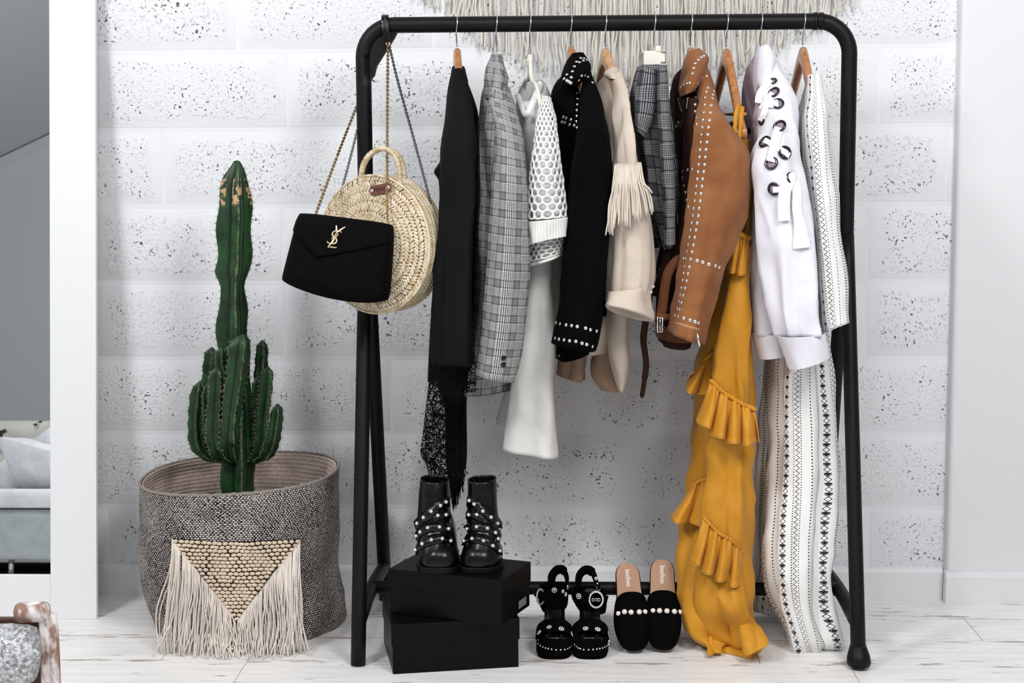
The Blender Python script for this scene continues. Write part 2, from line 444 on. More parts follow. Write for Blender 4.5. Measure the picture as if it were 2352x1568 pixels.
# ------------------------------------------------------------------ leaning mirror
MB = G(222, 1422); LEAN = math.atan2(.205, 1.79)
mir = thing('leaning_mirror', 'tall mirror with wide white frame leaning against the block wall', 'mirror', MB)
def mpt(u, v, d=0.0):       # u along the frame to the left (m), v up the leaning plane, d out of the face
    return MB+Vector((-u, 0, 0))+Vector((0, math.sin(LEAN), math.cos(LEAN)))*v+Vector((0, -math.cos(LEAN), math.sin(LEAN)))*d
def mbox(u0, u1, v0, v1, d0, d1):
    a = Acc(); v = [mpt(u, v_, d) for d in (d0, d1) for u, v_ in ((u0, v0), (u1, v0), (u1, v1), (u0, v1))]
    a.add(v, [(3, 2, 1, 0), (4, 5, 6, 7), (0, 1, 5, 4), (1, 2, 6, 5), (2, 3, 7, 6), (3, 0, 4, 7)]); return a
FWm = .118; MW, MH = .78, 1.80; BR = .112
for nm, q in (('frame_stile', (0, FWm, 0, MH)), ('frame_stile', (MW-FWm, MW, 0, MH)), ('frame_rail', (FWm, MW-FWm, 0, BR)), ('frame_rail', (FWm, MW-FWm, MH-FWm, MH))):
    bevel(mbox(q[0], q[1], q[2], q[3], -.016, .0).make(nm, M_white, mir, False), .0018)
mbox(FWm-.004, MW-FWm+.004, BR-.004, MH-FWm+.004, -.012, -.006).make('mirror_glass', M_mirror, mir, False)
mbox(.02, MW-.02, .02, MH-.02, -.02, -.0165).make('back_board', plain('board', '#9a948c', .9), mir, False)

# ------------------------------------------------------------------ clothes rack
RW, RH, HD = .5675, 1.46, .27
rack = thing('clothes_rack', 'black tubular steel clothes rack standing on the white plank floor', 'clothes rack', (0, 0, 0))
TR = .0185
def arc_pts(x0, z0, r, a0, a1, n=10): return [Vector((x0+r*math.cos(a0+(a1-a0)*k/n), 0, z0+r*math.sin(a0+(a1-a0)*k/n))) for k in range(n+1)]
JZ = .955; BR_ = .075
a = Acc()
path = [Vector((-RW, 0, JZ-.03))]+[Vector((-RW, 0, JZ+(RH-BR_-JZ)*k/6)) for k in range(7)]+arc_pts(-RW+BR_, RH-BR_, BR_, PI, PI/2)+[Vector((-RW+BR_+(2*RW-2*BR_)*k/14, 0, RH)) for k in range(1, 14)]+arc_pts(RW-BR_, RH-BR_, BR_, PI/2, 0)+[Vector((RW, 0, RH-BR_-(RH-BR_-JZ)*k/6)) for k in range(1, 7)]+[Vector((RW, 0, JZ-.03))]
a.tube(path, TR, 20); a.make('hanging_frame', M_black, rack)
a = Acc()                                                     # gusset under the left bend
a.add([(-RW+.012, -.009, RH-.13), (-RW+.012, -.009, RH-.012), (-RW+.085, -.009, RH-.012), (-RW+.075, -.009, RH-.03), (-RW+.032, -.009, RH-.095), (-RW+.026, -.009, RH-.118),
       (-RW+.012, .009, RH-.13), (-RW+.012, .009, RH-.012), (-RW+.085, .009, RH-.012), (-RW+.075, .009, RH-.03), (-RW+.032, .009, RH-.095), (-RW+.026, .009, RH-.118)],
      [tuple(range(6)), tuple(range(11, 5, -1))]+[(i, (i+1) % 6+0, (i+1) % 6+6, i+6) for i in range(6)])
a.make('corner_gusset', M_black, rack, False)
for x0, nm in ((RW-.064, 'collar'), (RW-.03, 'collar'),):
    a = Acc()
    if x0 == RW-.064:
        a.tube([Vector((x0-.006+.004*k, 0, RH)) for k in range(3)], [TR+.0018]*3, 20); a.make(nm, M_black, rack)
a = Acc(); a.tube([Vector((RW-.085+.005*k, 0, RH)) for k in range(3)], [TR+.002]*3, 20); a.make('collar', M_black, rack)
for sx in (-1, 1):
    for sy in (-1, 1):
        foot_y = sy*HD
        pts = [Vector((sx*RW, sy*.012, JZ+.01)), Vector((sx*RW, sy*.03, JZ-.06))]+[Vector((sx*RW, sy*(.03+(HD-.03)*k/8), (JZ-.06)*(1-k/8)+.002)) for k in range(1, 9)]
        if sx > 0: pts[-1] = pts[-1]+(pts[-2]-pts[-1])*.22
        a = Acc(); a.tube(pts, .0172, 16); leg = a.make('leg', M_black, rack)
        if sx > 0:
            a = Acc(); c = Vector((sx*RW, sy*HD, 0))
            a.tube([c+Vector((0, -sy*.016, .052)), c+Vector((0, -sy*.012, .04)), c+Vector((0, -sy*.006, .026)), c+Vector((0, 0, .014)), c+Vector((0, 0, .009))], [.0178, .022, .0265, .0275, .0255], 16)
            a.make('caster_housing', M_black, leg)
            a = Acc(); a.tube([c+Vector((-.012, 0, .011)), c+Vector((.012, 0, .011))], .0105, 14); a.make('caster_wheel', M_black, leg)
    def legpt(sy, z): k = 1-z/(JZ-.06); return Vector((sx*RW, sy*(.03+(HD-.03)*k), z))
    zc_ = .118
    a = Acc(); f0 = legpt(-1, .095); f1 = legpt(1, .095)
    a.tube([f0+(f1-f0)*k/12+Vector((0, 0, .012*math.sin(PI*k/12))) for k in range(13)], .0165, 14); a.make('crossbar', M_black, rack)
a = Acc(); a.tube([Vector((-RW-.005+(2*RW+.01)*k/10, 0, .108)) for k in range(11)], .0162, 16); a.make('lower_rail', M_black, rack)
a = Acc(); a.box((RW-.002, -.0195, JZ-.006), (RW+.0192, -.0125, JZ-.002)); a.make('joint_pin', plain('white_pin', '#f2f2f2', .5), rack, False)

# ------------------------------------------------------------------ bed behind the camera, seen in the mirror
Nm = Vector((0, -math.cos(LEAN), math.sin(LEAN)))
def mirror_ray(px, py):
    d = ray(px, py); p0 = mpt(0, 0, -.006); t = (p0-CAM).dot(Nm)/d.dot(Nm); h = CAM+d*t
    return h, d-Nm*2*d.dot(Nm)
def MP(px, py, y):
    h, d = mirror_ray(px, py); return h+d*((y-h.y)/d.y)
BY = -2.55                                                    # front plane of the bed
z_of = lambda py, y=BY: MP(60, py, y).z
xl = MP(0, 1100, BY).x-.9; xr = MP(118, 1100, BY).x+.55
M_linen = fabric('white_linen', '#eff1f4', wr=.6)
M_base = fabric('pale_grey_upholstery', '#b9c0c2')
bed = thing('bed', 'low upholstered bed with white linen standing behind the camera, seen in the mirror', 'bed', ((xl+xr)/2, BY-.7, 0))
zb, zs, zt = z_of(1285), z_of(1170), z_of(1122)
a = Acc(); a.box((xl, BY-1.7, zb), (xr, BY, zs-.008)); bevel(a.make('base', M_base, bed, False), .02, 3)
a = Acc(); a.box((xl+.01, BY-1.7, zs+.006), (xr-.01, BY+.005, zt)); bevel(a.make('mattress', M_linen, bed, False), .03, 4)
for lx in (xl+.1, MP(24, 1300, BY-.05).x, xr-.1):
    a = Acc(); a.tube([(lx, BY-.06, 0), (lx, BY-.06, zb+.01)], .012, 10); a.make('leg', M_steel, bed)
a = Acc(); a.box((xl+.02, BY-1.75, .0), (xr-.02, BY-.4, .01)); bed_shade = tag(a.make('under_bed_shade', plain('bed_shade_black', '#17191b', .8), None, False), 'dark sheet added on the floor for the shade under the bed', 'mat')  # dark sheet added to stand for the shaded gap below the bed
def pillow(name, label, cat, c, sx, sy, sz, rot, mat):
    V = []; Fc = []; n = 28
    for side in (1, -1):
        for j in range(n+1):
            for i in range(n+1):
                u, v = i/n*2-1, j/n*2-1
                h = max(0, (1-abs(u)**3))*max(0, (1-abs(v)**3)); h = h**.55
                k = 1-.06*(1-abs(v))*abs(u)**2
                p = Vector((u*sx*k, v*sy*k, side*sz*h)); p.z += .012*noise.noise(p*9)*h*2; V.append(p)
        b = 0 if side == 1 else (n+1)**2
        for j in range(n):
            for i in range(n):
                q = (b+j*(n+1)+i, b+j*(n+1)+i+1, b+(j+1)*(n+1)+i+1, b+(j+1)*(n+1)+i); Fc.append(q if side == 1 else q[::-1])
    Rm = rot.to_matrix(); V = [Rm @ p+Vector(c) for p in V]
    o = mesh(name, V, Fc, mat, None); return tag(o, label, cat)
from mathutils import Euler
c1 = MP(95, 1055, BY-.2)
pillow('pillow', 'crumpled white pillow lying on the bed in the mirror', 'pillow', (c1.x+.02, c1.y, zt+.085), .2, .15, .07, Euler((.7, .25, .2)), M_linen)
c1 = MP(62, 1060, BY-.3)
pillow('pillow', 'white pillow propped diagonally behind the crumpled one in the mirror', 'pillow', (c1.x, c1.y-.05, zt+.11), .19, .09, .05, Euler((1.2, -.6, .1)), M_linen)
m = NT('floral_print'); f = m.noise(m.coord(), 16, 4, .6); m.base(m.mix(m.mapr(f, .56, .6), srgb('#d9d6cf'), srgb('#2e2e2d')), .85)
c1 = MP(5, 1000, BY-.55)
pillow('pillow', 'cream floral print cushion at the back of the bed in the mirror', 'pillow', (c1.x-.05, c1.y, c1.z-.03), .3, .1, .07, Euler((1.35, 0, 0)), m.m)
c1 = MP(5, 1070, BY-.5)
pillow('pillow', 'plain beige cushion below the floral cushion in the mirror', 'pillow', (c1.x-.1, c1.y, zt+.07), .34, .1, .07, Euler((1.2, 0, 0)), fabric('beige_cushion', '#c9c2b6'))

# ------------------------------------------------------------------ whitewashed bench corner in the foreground
m = NT('whitewashed_wood'); v = m.coord(); f = m.noise(m.scale(v, 1, 1, .4), 26, 4, .6)
m.base(m.mix(m.mapr(f, .48, .62), srgb('#e7e1de'), srgb('#93705f')), .6); m.bump(f, .3, .002); M_wash = m.m
BYc = -.9
pk = lambda px, py, y=BYc: P(px, py, y)
p0 = pk(105, 1450); bench = thing('bench', 'whitewashed wooden bench with silver woven seat pad in the foreground corner', 'bench', (p0.x, p0.y, 0))
top = pk(78, 1400)
a = Acc(); q = [pk(32, 1402), pk(34, 1396), pk(42, 1389), pk(60, 1385), pk(80, 1384), pk(100, 1386), pk(112, 1392), pk(116, 1402)]
c0, c1 = pk(32, 1406), pk(116, 1404)
n = 14; pts = [c0+(c1-c0)*k/n for k in range(n+1)]; rr = [.004+.0155*math.sqrt(max(0, 1-(2*k/n-1)**6)) for k in range(n+1)]
a.tube(pts, rr, 16); a.make('end_rail', M_wash, bench)
a = Acc(); c = pk(121, 1420); pts = [Vector((c.x-.002*k*0, c.y, z)) for k, z in enumerate([c.z+.012, c.z+.008, c.z-.01, c.z-.06, c.z-.14, c.z-.2, .0])]
a.tube(pts, [.002, .0075, .0095, .0105, .0105, .0095, .009], 14); a.make('corner_post', M_wash, bench)
a = Acc(); c2 = pk(104, 1425)
a.box((c2.x-.012, c2.y-.008, 0), (c2.x+.012, c2.y+.012, c2.z+.004)); bevel(a.make('leg', M_wash, bench, False), .006, 3)
a = Acc(); a.box((c2.x-.5, c2.y+.035, c2.z-.2), (c2.x+.002, c2.y+.05, c2.z-.006)); bevel(a.make('back_panel', plain('dark_walnut', '#4a3128', .6, var=.2, vs_=12), bench, False), .004)
m = NT('silver_weave'); v = m.coord(); n1 = m.noise(m.scale(v, 1, .5, 1), 150, 3, .6); n2 = m.noise(v, 40, 2)
m.base(m.mix(m.mapr(n1, .35, .65), srgb('#8d8f92'), srgb('#e6e7ea')), .38, .55); m.bump(m.mt('ADD', n1, m.mt('MULTIPLY', n2, .6)), 1.0, .006)
a = Acc(); e = pk(102, 1490, BYc-.02); R_ = .033
V = []; Fc = []
n = 30; segs = 40
for i in range(n+1):
    t = i/n; x = e.x-.46*t
    k = math.sqrt(max(0, 1-max(0, (.06-t)/.06)**2)) if t < .06 else 1.0
    for j in range(segs):
        th = 2*PI*j/segs; cx_, sx_ = math.cos(th), math.sin(th)
        yy = .05*math.copysign(abs(cx_)**.7, cx_)*max(k, .02); zz = .054*math.copysign(abs(sx_)**.75, sx_)*max(k, .02)
        wob = 1+.05*math.sin(t*60)*.3+.06*noise.noise(Vector((x*14, th*2, 3)))
        V.append((x, e.y-.02+yy*wob, e.z-.004+zz*wob+.0*t))
for i in range(n):
    for j in range(segs):
        l = (j+1) % segs; Fc.append((i*segs+j, i*segs+l, (i+1)*segs+l, (i+1)*segs+j))
Fc.append(tuple(range(segs)))
mesh('seat_pad', V, Fc, m.m, bench)

# ------------------------------------------------------------------ materials of the clothes
M_wood = None
def wood(name, a_, b_):
    m = NT(name); v = m.coord(); f = m.noise(m.scale(v, 1, .25, 1), 120, 4, .6, .4)
    m.base(m.mix(m.mapr(f, .35, .65), srgb(a_), srgb(b_)), .3, 0, 0, .5, .4); return m.m
M_wood = wood('varnished_hanger_wood', '#a0673c', '#b87f50')
M_wood_pale = wood('pale_hanger_wood', '#b58a62', '#c9a079')
M_blackcotton = fabric('black_jersey', '#121213', .85, var=.1, spec=.1)
M_blacksuede = fabric('black_suede', '#050506', .9, var=.15, bump=.2, spec=.06)
M_velvet = fabric('black_velvet', '#030304', .75, var=.1, bump=.2, spec=.08)
M_leather = plain('black_leather', '#060607', .27, var=.1, vs_=30, bump=.15, bs=350, bd=.0006, spec=.35)
M_whitejersey = fabric('white_jersey', '#d9dad9')
M_knit = fabric('white_knit_yarn', '#e6e5e2', .9, weave=500, bump=.8)
M_whitecloth = fabric('off_white_twill', '#dcdbd7', wr=.12)
M_beige = fabric('beige_crinkled_viscose', '#c9bbad', wr=.10)
M_beigein = fabric('beige_lining', '#a48b75')
M_fringe = fabric('beige_suedette', '#d6cabc')
M_denim = fabric('white_denim', '#e9e7ef', weave=1600, bump=.5, wr=.05)
M_lace_band = fabric('white_cotton_lace', '#efeff3', weave=1200, bump=.6)
M_lining = fabric('dark_lining', '#120c0a')
M_shadedbrown = fabric('dark_shaded_suede', '#2b170d', .9)  # tan suede with shade put into the colour; also the dark brown strap
def suede(name, c, d):
    m = NT(name); v = m.coord(); f = m.noise(v, 11, 4, .55); g = m.noise(v, 420, 2)
    m.base(m.mix(m.mapr(f, .3, .7), srgb(c), srgb(d)), .85, 0, .12, .25); m.bump(g, .35, .0008); return m.m
M_suede = suede('tan_suede', '#7b4b2b', '#92603a')
M_belt = suede('brown_leather_belt', '#5f3820', '#74482b')
def mustard_():
    m = NT('mustard_sateen'); v = m.coord(); f = m.noise(v, 7, 2); g = m.noise(v, 1300, 2); k = m.noise(m.scale(v, 1, 1, .6), 15, 3, .5, .5)
    m.base(m.mix(m.mapr(f, .3, .7), srgb('#c4851c'), srgb('#cd8f22')), .55, 0, .1, .35)
    m.bump(m.mt('ADD', m.mt('MULTIPLY', g, .03), m.mt('MULTIPLY', k, .8)), .6, .014); return m.m
M_mustard = mustard_()
def plaid(name, lo, mid, hi, per, fine, rot=0.0):
    """Glen check woven from the cloth's own length and width: groups of fine stripes and dark over-lines both ways."""
    m = NT(name); u, v = m.uv()
    def band(t, p, ph):
        q = m.mt('FRACT', m.mt('ADD', m.mt('DIVIDE', t, p), ph))
        grp = m.mt('LESS_THAN', q, .44)
        st = m.mt('LESS_THAN', m.mt('FRACT', m.mt('MULTIPLY', q, fine)), .5)
        over = m.mt('MAXIMUM', m.mt('LESS_THAN', m.mt('ABSOLUTE', m.mt('SUBTRACT', q, .53)), .018), m.mt('LESS_THAN', m.mt('ABSOLUTE', m.mt('SUBTRACT', q, .91)), .018))
        val = m.mt('ADD', m.mt('MULTIPLY', grp, st), m.mt('MULTIPLY', m.mt('SUBTRACT', 1.0, grp), .52))
        return m.mt('MULTIPLY', val, m.mt('SUBTRACT', 1.0, m.mt('MULTIPLY', over, .95)))
    a = m.mt('ADD', m.mt('MULTIPLY', band(u, per*1.08, .13), .45), m.mt('MULTIPLY', band(v, per, .31), .55))
    n_ = m.mt('MULTIPLY', m.mt('SUBTRACT', m.noise(m.coord(), 700, 2), .5), .35)
    a = m.mt('ADD', a, n_)
    r = m.n('ShaderNodeValToRGB'); m.set(r.inputs[0], a); e = r.color_ramp.elements
    e[0].position = .08; e[0].color = srgb(lo); e[1].position = .95; e[1].color = srgb(hi); k = e.new(.5); k.color = srgb(mid)
    m.base(r.outputs[0], .85, 0, .0, .2); m.bump(m.noise(m.coord(), 900, 2), .3, .0008); return m.m
M_plaid = plaid('glen_check_wool', '#0a0a0a', '#707172', '#ececec', .0385, 13)
M_plaid2 = plaid('dark_glen_check', '#08090a', '#3a3c40', '#b4b5b8', .064, 17)
def tribal():
    m = NT('black_print_on_white_cotton'); u, v = m.uv(); Pp = .0265
    cid = m.mt('FLOOR', m.mt('DIVIDE', u, Pp)); x = m.mt('MULTIPLY', m.mt('SUBTRACT', m.mt('FRACT', m.mt('DIVIDE', u, Pp)), .5), Pp)
    k = m.mt('MODULO', m.mt('ADD', cid, 400.0), 4.0)
    def cell(p): return m.mt('MULTIPLY', m.mt('SUBTRACT', m.mt('FRACT', m.mt('DIVIDE', v, p)), .5), p)
    def lt(a, b): return m.mt('LESS_THAN', a, b)
    ab = lambda a: m.mt('ABSOLUTE', a)
    sq = lambda a: m.mt('MULTIPLY', a, a)
    def dots(x_, p, r): return lt(m.mt('ADD', sq(x_), sq(cell(p))), r*r)
    off = lambda d: m.mt('SUBTRACT', x, d)
    A = dots(x, .0075, .0017)                                            # single dotted line
    B = m.mt('MAXIMUM', dots(off(.0045), .0055, .0016), m.mt('MULTIPLY', lt(ab(m.mt('ADD', ab(m.mt('ADD', x, .002)), m.mt('MULTIPLY', cell(.0062), .9))), .0011), lt(ab(m.mt('ADD', x, .002)), .0045)))
    X = m.mt('MULTIPLY', lt(ab(m.mt('SUBTRACT', ab(x), ab(cell(.0115)))), .0010), lt(ab(x), .0062))
    tri = m.mt('MULTIPLY', lt(m.mt('ADD', ab(x), m.mt('MULTIPLY', cell(.023), .9)), .0038), lt(ab(cell(.023)), .0038))
    Cc = m.mt('MAXIMUM', X, tri)
    zig = lt(ab(m.mt('SUBTRACT', x, m.mt('MULTIPLY', m.mt('SUBTRACT', m.mt('PINGPONG', v, .006), .003), 1.3))), .0011)
    D = m.mt('MAXIMUM', zig, m.mt('MAXIMUM', dots(off(.0075), .006, .0013), dots(off(-.0075), .006, .0013)))
    def isk(i): return lt(ab(m.mt('SUBTRACT', k, float(i))), .5)
    ink = m.mt('ADD', m.mt('ADD', m.mt('MULTIPLY', isk(0), A), m.mt('MULTIPLY', isk(1), B)), m.mt('ADD', m.mt('MULTIPLY', isk(2), Cc), m.mt('MULTIPLY', isk(3), D)))
    ink = m.mt('MULTIPLY', ink, m.mapr(m.noise(m.coord(), 260, 2), .3, .38, .6, 1))
    m.base(m.mix(ink, srgb('#e9e8e6'), srgb('#1b1b1d')), .8, 0, .0, .2)
    kk = m.noise(m.scale(m.coord(), 1, 1, .25), 24, 3, .5, .5); m.bump(m.mt('ADD', m.mt('MULTIPLY', kk, .3), m.mt('MULTIPLY', m.noise(m.coord(), 900, 2), .02)), .5, .01); return m.m
M_print = tribal()
def lace():
    m = NT('black_lace'); v = m.coord()
    d = m.voronoi(m.scale(v, 1, .6, 1), 135, 'DISTANCE_TO_EDGE'); big = m.noise(m.scale(v, 1, .6, 1), 38, 2, .5, 1.2)
    d2 = m.voronoi(m.scale(v, 1, .6, 1), 48, 'DISTANCE_TO_EDGE')
    hole = m.mt('MULTIPLY', m.mt('GREATER_THAN', d, .085), m.mt('GREATER_THAN', big, .37)); hole = m.mt('MULTIPLY', hole, m.mt('GREATER_THAN', d2, .045))
    tr = m.n('ShaderNodeBsdfTransparent'); mx = m.n('ShaderNodeMixShader'); m.set(mx.inputs[0], hole); m.t.links.new(m.b.outputs[0], mx.inputs[1]); m.t.links.new(tr.outputs[0], mx.inputs[2]); m.t.links.new(mx.outputs[0], m.o.inputs[0])
    m.base(srgb('#070708'), .75, 0, 0, .1); m.bump(big, .5, .002); return m.m
M_lace = lace()

# shared little hardware
a = Acc(); V = []; Fc = []
for j in range(5):
    p = PI/2*j/5
    for k in range(12): V.append(Vector((math.cos(p)*math.cos(2*PI*k/12), math.cos(p)*math.sin(2*PI*k/12), .62*math.sin(p))))
V.append(Vector((0, 0, .62)))
for j in range(4):
    for k in range(12): Fc.append((j*12+k, j*12+(k+1) % 12, (j+1)*12+(k+1) % 12, (j+1)*12+k))
for k in range(12): Fc.append((48+k, 48+(k+1) % 12, 60))
stud_me = meshdata('stud', V, Fc, M_chrome)
a = Acc(); a.ball((0, 0, .55), 1, 14, 9); m = NT('pearl'); m.base(srgb('#efe6df'), .14, .0, 0, .7, .6); M_pearl = m.m
pearl_me = meshdata('pearl', a.v, a.f, M_pearl)
a = Acc(); a.ball((0, 0, .45), .86, 12, 8); a2 = a; pearlstud_me = meshdata('pearl_stud', a.v, a.f, None)
m = NT('silver_pearl'); m.base(srgb('#e9e6e4'), .18, .85); pearlstud_me.materials.append(m.m)
a = Acc(); a.tube([Vector((math.cos(t)*.86, math.sin(t)*.86, .1)) for t in [2*PI*k/20 for k in range(20)]], .2, 8, True); ring_me = meshdata('eyelet', a.v, a.f, plain('gunmetal', '#4a444c', .22, 1.0))
a = Acc(); a.tube([Vector((0, 0, 0)), Vector((0, 0, .25)), Vector((0, 0, .4)), Vector((0, 0, .42))], [1, 1, .85, .4], 16); button_me = meshdata('button', a.v, a.f, plain('black_button', '#070708', .2))

def hook(parent, px, pyb, cx_top, mat=None):
    """wire hook over the bar; pyb: pixel row where it enters the hanger"""
    z1 = P(px, pyb, 0).z; x0 = P(px, 55, 0).x; r = TR+.003
    pts = [Vector((x0+.002, r*math.cos(t), RH+r*math.sin(t))) for t in [(-.25*PI)+(1.25*PI)*k/14 for k in range(15)]]
    # from behind the bar, over it, down its front and under to the stem
    pts += [Vector((x0, -r*.98, RH-.012)), Vector((x0-.001, -r*.75, RH-.026)), Vector((x0-.0015, -r*.25, RH-.038)), Vector((x0-.001, 0, RH-.05)), Vector((P(px, pyb, 0).x, 0, z1-.004))]
    a = Acc(); a.tube(smooth_path(pts, 40), .0017, 8); return a.make('hook', mat or M_steel, parent)
def hanger(label, px, pyt, near, far, mat=None, thick=.0095, clip=False):
    x0 = P(px, pyt, 0); t = thing('clothes_hanger', label, 'hanger', x0, 'clothes hangers on the rack')
    hook(t, px, pyt+2, px)
    c = P(px, pyt+9, 0); n = P(near[0], near[1], -.2); f = P(far[0], far[1], .19)
    a = Acc(); pts = []; rr = []
    for k in range(-14, 15):
        s_ = k/14; e = n if s_ > 0 else f; q = abs(s_)
        drop = (1-(1-q)**2.0)*.45+q*.55 if q < 1 else 1.0
        p = Vector((c.x+(e.x-c.x)*q, (e.y)*q, c.z+(e.z-c.z)*(.35*q+.65*q*q*(3-2*q)*.5+.325*q*(1 if q < 1 else 1))))
        pts.append(p); rr.append(thick*(1.0-.18*q))
    # body: deep in z, slim in x
    V = []; Fc = []; seg = 14
    for i, p in enumerate(pts):
        q = abs(i-14)/14; hz = .019*(1-q)+.0125*q; hx = rr[i]
        for k in range(seg):
            th = 2*PI*k/seg; cc, ss = math.cos(th), math.sin(th)
            V.append(p+Vector((hx*math.copysign(abs(cc)**.75, cc), 0, hz*math.copysign(abs(ss)**.75, ss)-hz)))
    for i in range(len(pts)-1):
        for k in range(seg):
            l = (k+1) % seg; Fc.append((i*seg+k, i*seg+l, (i+1)*seg+l, (i+1)*seg+k))
    Fc += [tuple(range(seg-1, -1, -1)), tuple((len(pts)-1)*seg+k for k in range(seg))]
    mesh('shoulder_bar', V, Fc, mat or M_wood, t)
    return t

H = {}
H[1] = hanger('wooden hanger with the black mock neck top on it', 1050, 101, (1064, 300), (1046, 260))
H[4] = hanger('wooden hanger under the black studded collar', 1312, 97, (1372, 290), (1296, 235))
H[5] = hanger('pale wooden hanger under the beige fringed shirt', 1391, 101, (1450, 300), (1362, 235), M_wood_pale, .011)
H[7] = hanger('wooden hanger almost hidden by the tan suede jacket', 1587, 99, (1640, 300), (1570, 240))
H[8] = hanger('wooden hanger with a notched arm and trouser bar holding the mustard ruffle garment', 1669, 102, (1708, 294), (1636, 246), None, .0105)
a = Acc(); b0, b1 = P(1712, 262, -.19), P(1640, 262, .17); a.tube([b0, b1], .004, 10); a.make('trouser_bar', M_wood, H[8])
H[9] = hanger('wooden hanger inside the white laced denim jacket', 1747, 101, (1812, 300), (1722, 220))
H[10] = hanger('wooden hanger carrying the black and white printed top', 1845, 98, (1872, 235), (1814, 225), None, .0105)
def plastic_hanger(label, px, pyt, near, far):
    x0 = P(px, pyt, 0); t = thing('clothes_hanger', label, 'hanger', x0, 'clothes hangers on the rack')
    hook(t, px, pyt+2, px)
    c = P(px, pyt+3, 0); n = P(near[0], near[1], -.135); f = P(far[0], far[1], .18)
    a = Acc(); a.tube([c, c-Vector((0, 0, .03))], [.0052, .0075], 10)
    for e in (n, f):
        a.tube(smooth_path([c-Vector((0, 0, .015)), c-Vector((0, 0, .04))+(e-c)*.12, c+(e-c)*.55+Vector((0, 0, .0)), e], 16), .0055, 10)
    a.make('shoulder_bar', M_plastic, t)
    a = Acc(); a.tube([n, f], .0035, 8); a.make('crossbar', M_plastic, t); return t
H[2] = plastic_hanger('cream plastic hanger poking out of the plaid blazer collar', 1141, 118, (1158, 255), (1128, 225))
H[3] = plastic_hanger('cream plastic hanger in the neck of the white knit sweater', 1218, 122, (1245, 262), (1198, 235))
t = thing('clothes_hanger', 'white clip hanger gripping the dark checked trousers', 'hanger', P(1503, 113, 0), 'clothes hangers on the rack'); H[6] = t
hook(t, 1503, 118, 1503)
for yc, x0, x1, y0, y1, nm in ((-.15, 1478, 1532, 117, 150, 'clip'), (.13, 1470, 1486, 120, 160, 'clip')):
    l, r_ = P(x0, y0, yc), P(x1, y1, yc)
    a = Acc(); a.box((l.x, yc-.008, r_.z), (r_.x, yc+.008, l.z)); bevel(a.make(nm, M_plastic, t, False), .003)
a = Acc(); l, r_ = P(1519, 117, -.17), P(1531, 143, -.17)
for (u0, u1, w0, w1) in ((l.x, r_.x, l.z-.002, l.z), (l.x, r_.x, r_.z, r_.z+.002), (r_.x-.002, r_.x, r_.z, l.z)): a.box((u0, -.162, w0), (u1, -.159, w1))
a.make('clip_spring', M_steel, t, False)
a = Acc(); a.box((P(1503, 119, 0).x-.006, -.16, P(1503, 125, 0).z-.004), (P(1503, 119, 0).x+.006, .15, P(1503, 116, 0).z)); bevel(a.make('bar', M_plastic, t, False), .002)

# ------------------------------------------------------------------ 1 black top and the lace under it
def garment(name, label, cat, px, py): return thing(name, label, cat, P(px, py, 0))
g = garment('black_top', 'plain black long sleeved top with mock neck, first garment beside the hanging bags', 'top', 1050, 160)
loft('body', [(1037, 172, 1064, 165, .01, .05), (1030, 205, 1078, 205, .01, .12), (1023, 280, 1092, 270, .01, .18), (1014, 350, 1100, 340), (1010, 480, 1104, 480), (1004, 600, 1097, 600), (996, 720, 1090, 720), (1000, 826, 1086, 826)], M_blackcotton, g, folds=[(.006, 5, .3, 1, 0, .6)], crump=.006, seed=1)
loft('sleeve', [(1016, 340, 1050, 340, .1, .03), (1010, 372, 1050, 372, .1, .04), (997, 395, 1040, 398), (1008, 412, 1045, 415), (1010, 480, 1045, 480), (1003, 600, 1040, 600), (991, 720, 1035, 720), (986, 800, 1020, 800), (984, 874, 1016, 868)], M_blackcotton, g, crump=.004, seed=2)
loft('sleeve', [(1040, 160, 1066, 158, -.03, .03), (1038, 205, 1078, 208, -.08, .045), (1034, 262, 1091, 264, -.15, .05), (1028, 340, 1096, 340, -.2, .055), (1021, 450, 1096, 450, -.215, .055), (1011, 560, 1090, 560), (1004, 680, 1087, 680), (1000, 780, 1090, 780), (1000, 834, 1092, 836)], M_blackcotton, g,
     folds=[(.007, -3, .15, .6, .1, .5), (.004, 6, .4, 2, .2, .8)], crump=.006, seed=3)
loft('collar', [(1040, 154, 1065, 153, -.005, .035), (1037, 168, 1068, 168, -.015, .045), (1034, 184, 1073, 186, -.025, .06)], M_blackcotton, g, crump=.003)
g = garment('lace_skirt', 'black lace skirt with a ragged tasselled hem under the plain black top', 'skirt', 1050, 300)
loft('upper_tier', [(1012, 640, 1080, 640, -.03, .08), (1003, 800, 1089, 800, -.05, .12), (1001, 840, 1092, 840), (1003, 868, 1091, 872), (1008, 886, 1090, 892)], M_lace, g, nu=48, folds=[(.008, 7, .2, 1, .3, 1)], thick=0, seed=4)
loft('lace_panel', [(990, 820, 1070, 820, .0, .055), (985, 870, 1068, 870), (979, 930, 1068, 930), (975, 985, 1066, 985), (972, 1040, 1066, 1045), (985, 1062, 1064, 1068), (994, 1096, 1062, 1100)], M_lace, g, folds=[(.008, 6, .3, 1, 0, 1)], thick=0, seed=5, nv=50)
loft('lining', [(1000, 700, 1085, 700, -.01, .09), (998, 810, 1080, 810, -.01, .09), (1004, 870, 1074, 870), (1022, 930, 1067, 930, .01, .05), (1028, 1040, 1066, 1040, 0.01, .04), (1032, 1085, 1064, 1078, 0.01, .03)], M_blackcotton, g, folds=[(.006, 5, .3, 1, .2, .9)], seed=6)
tas = Acc(); rt = random.Random(3)
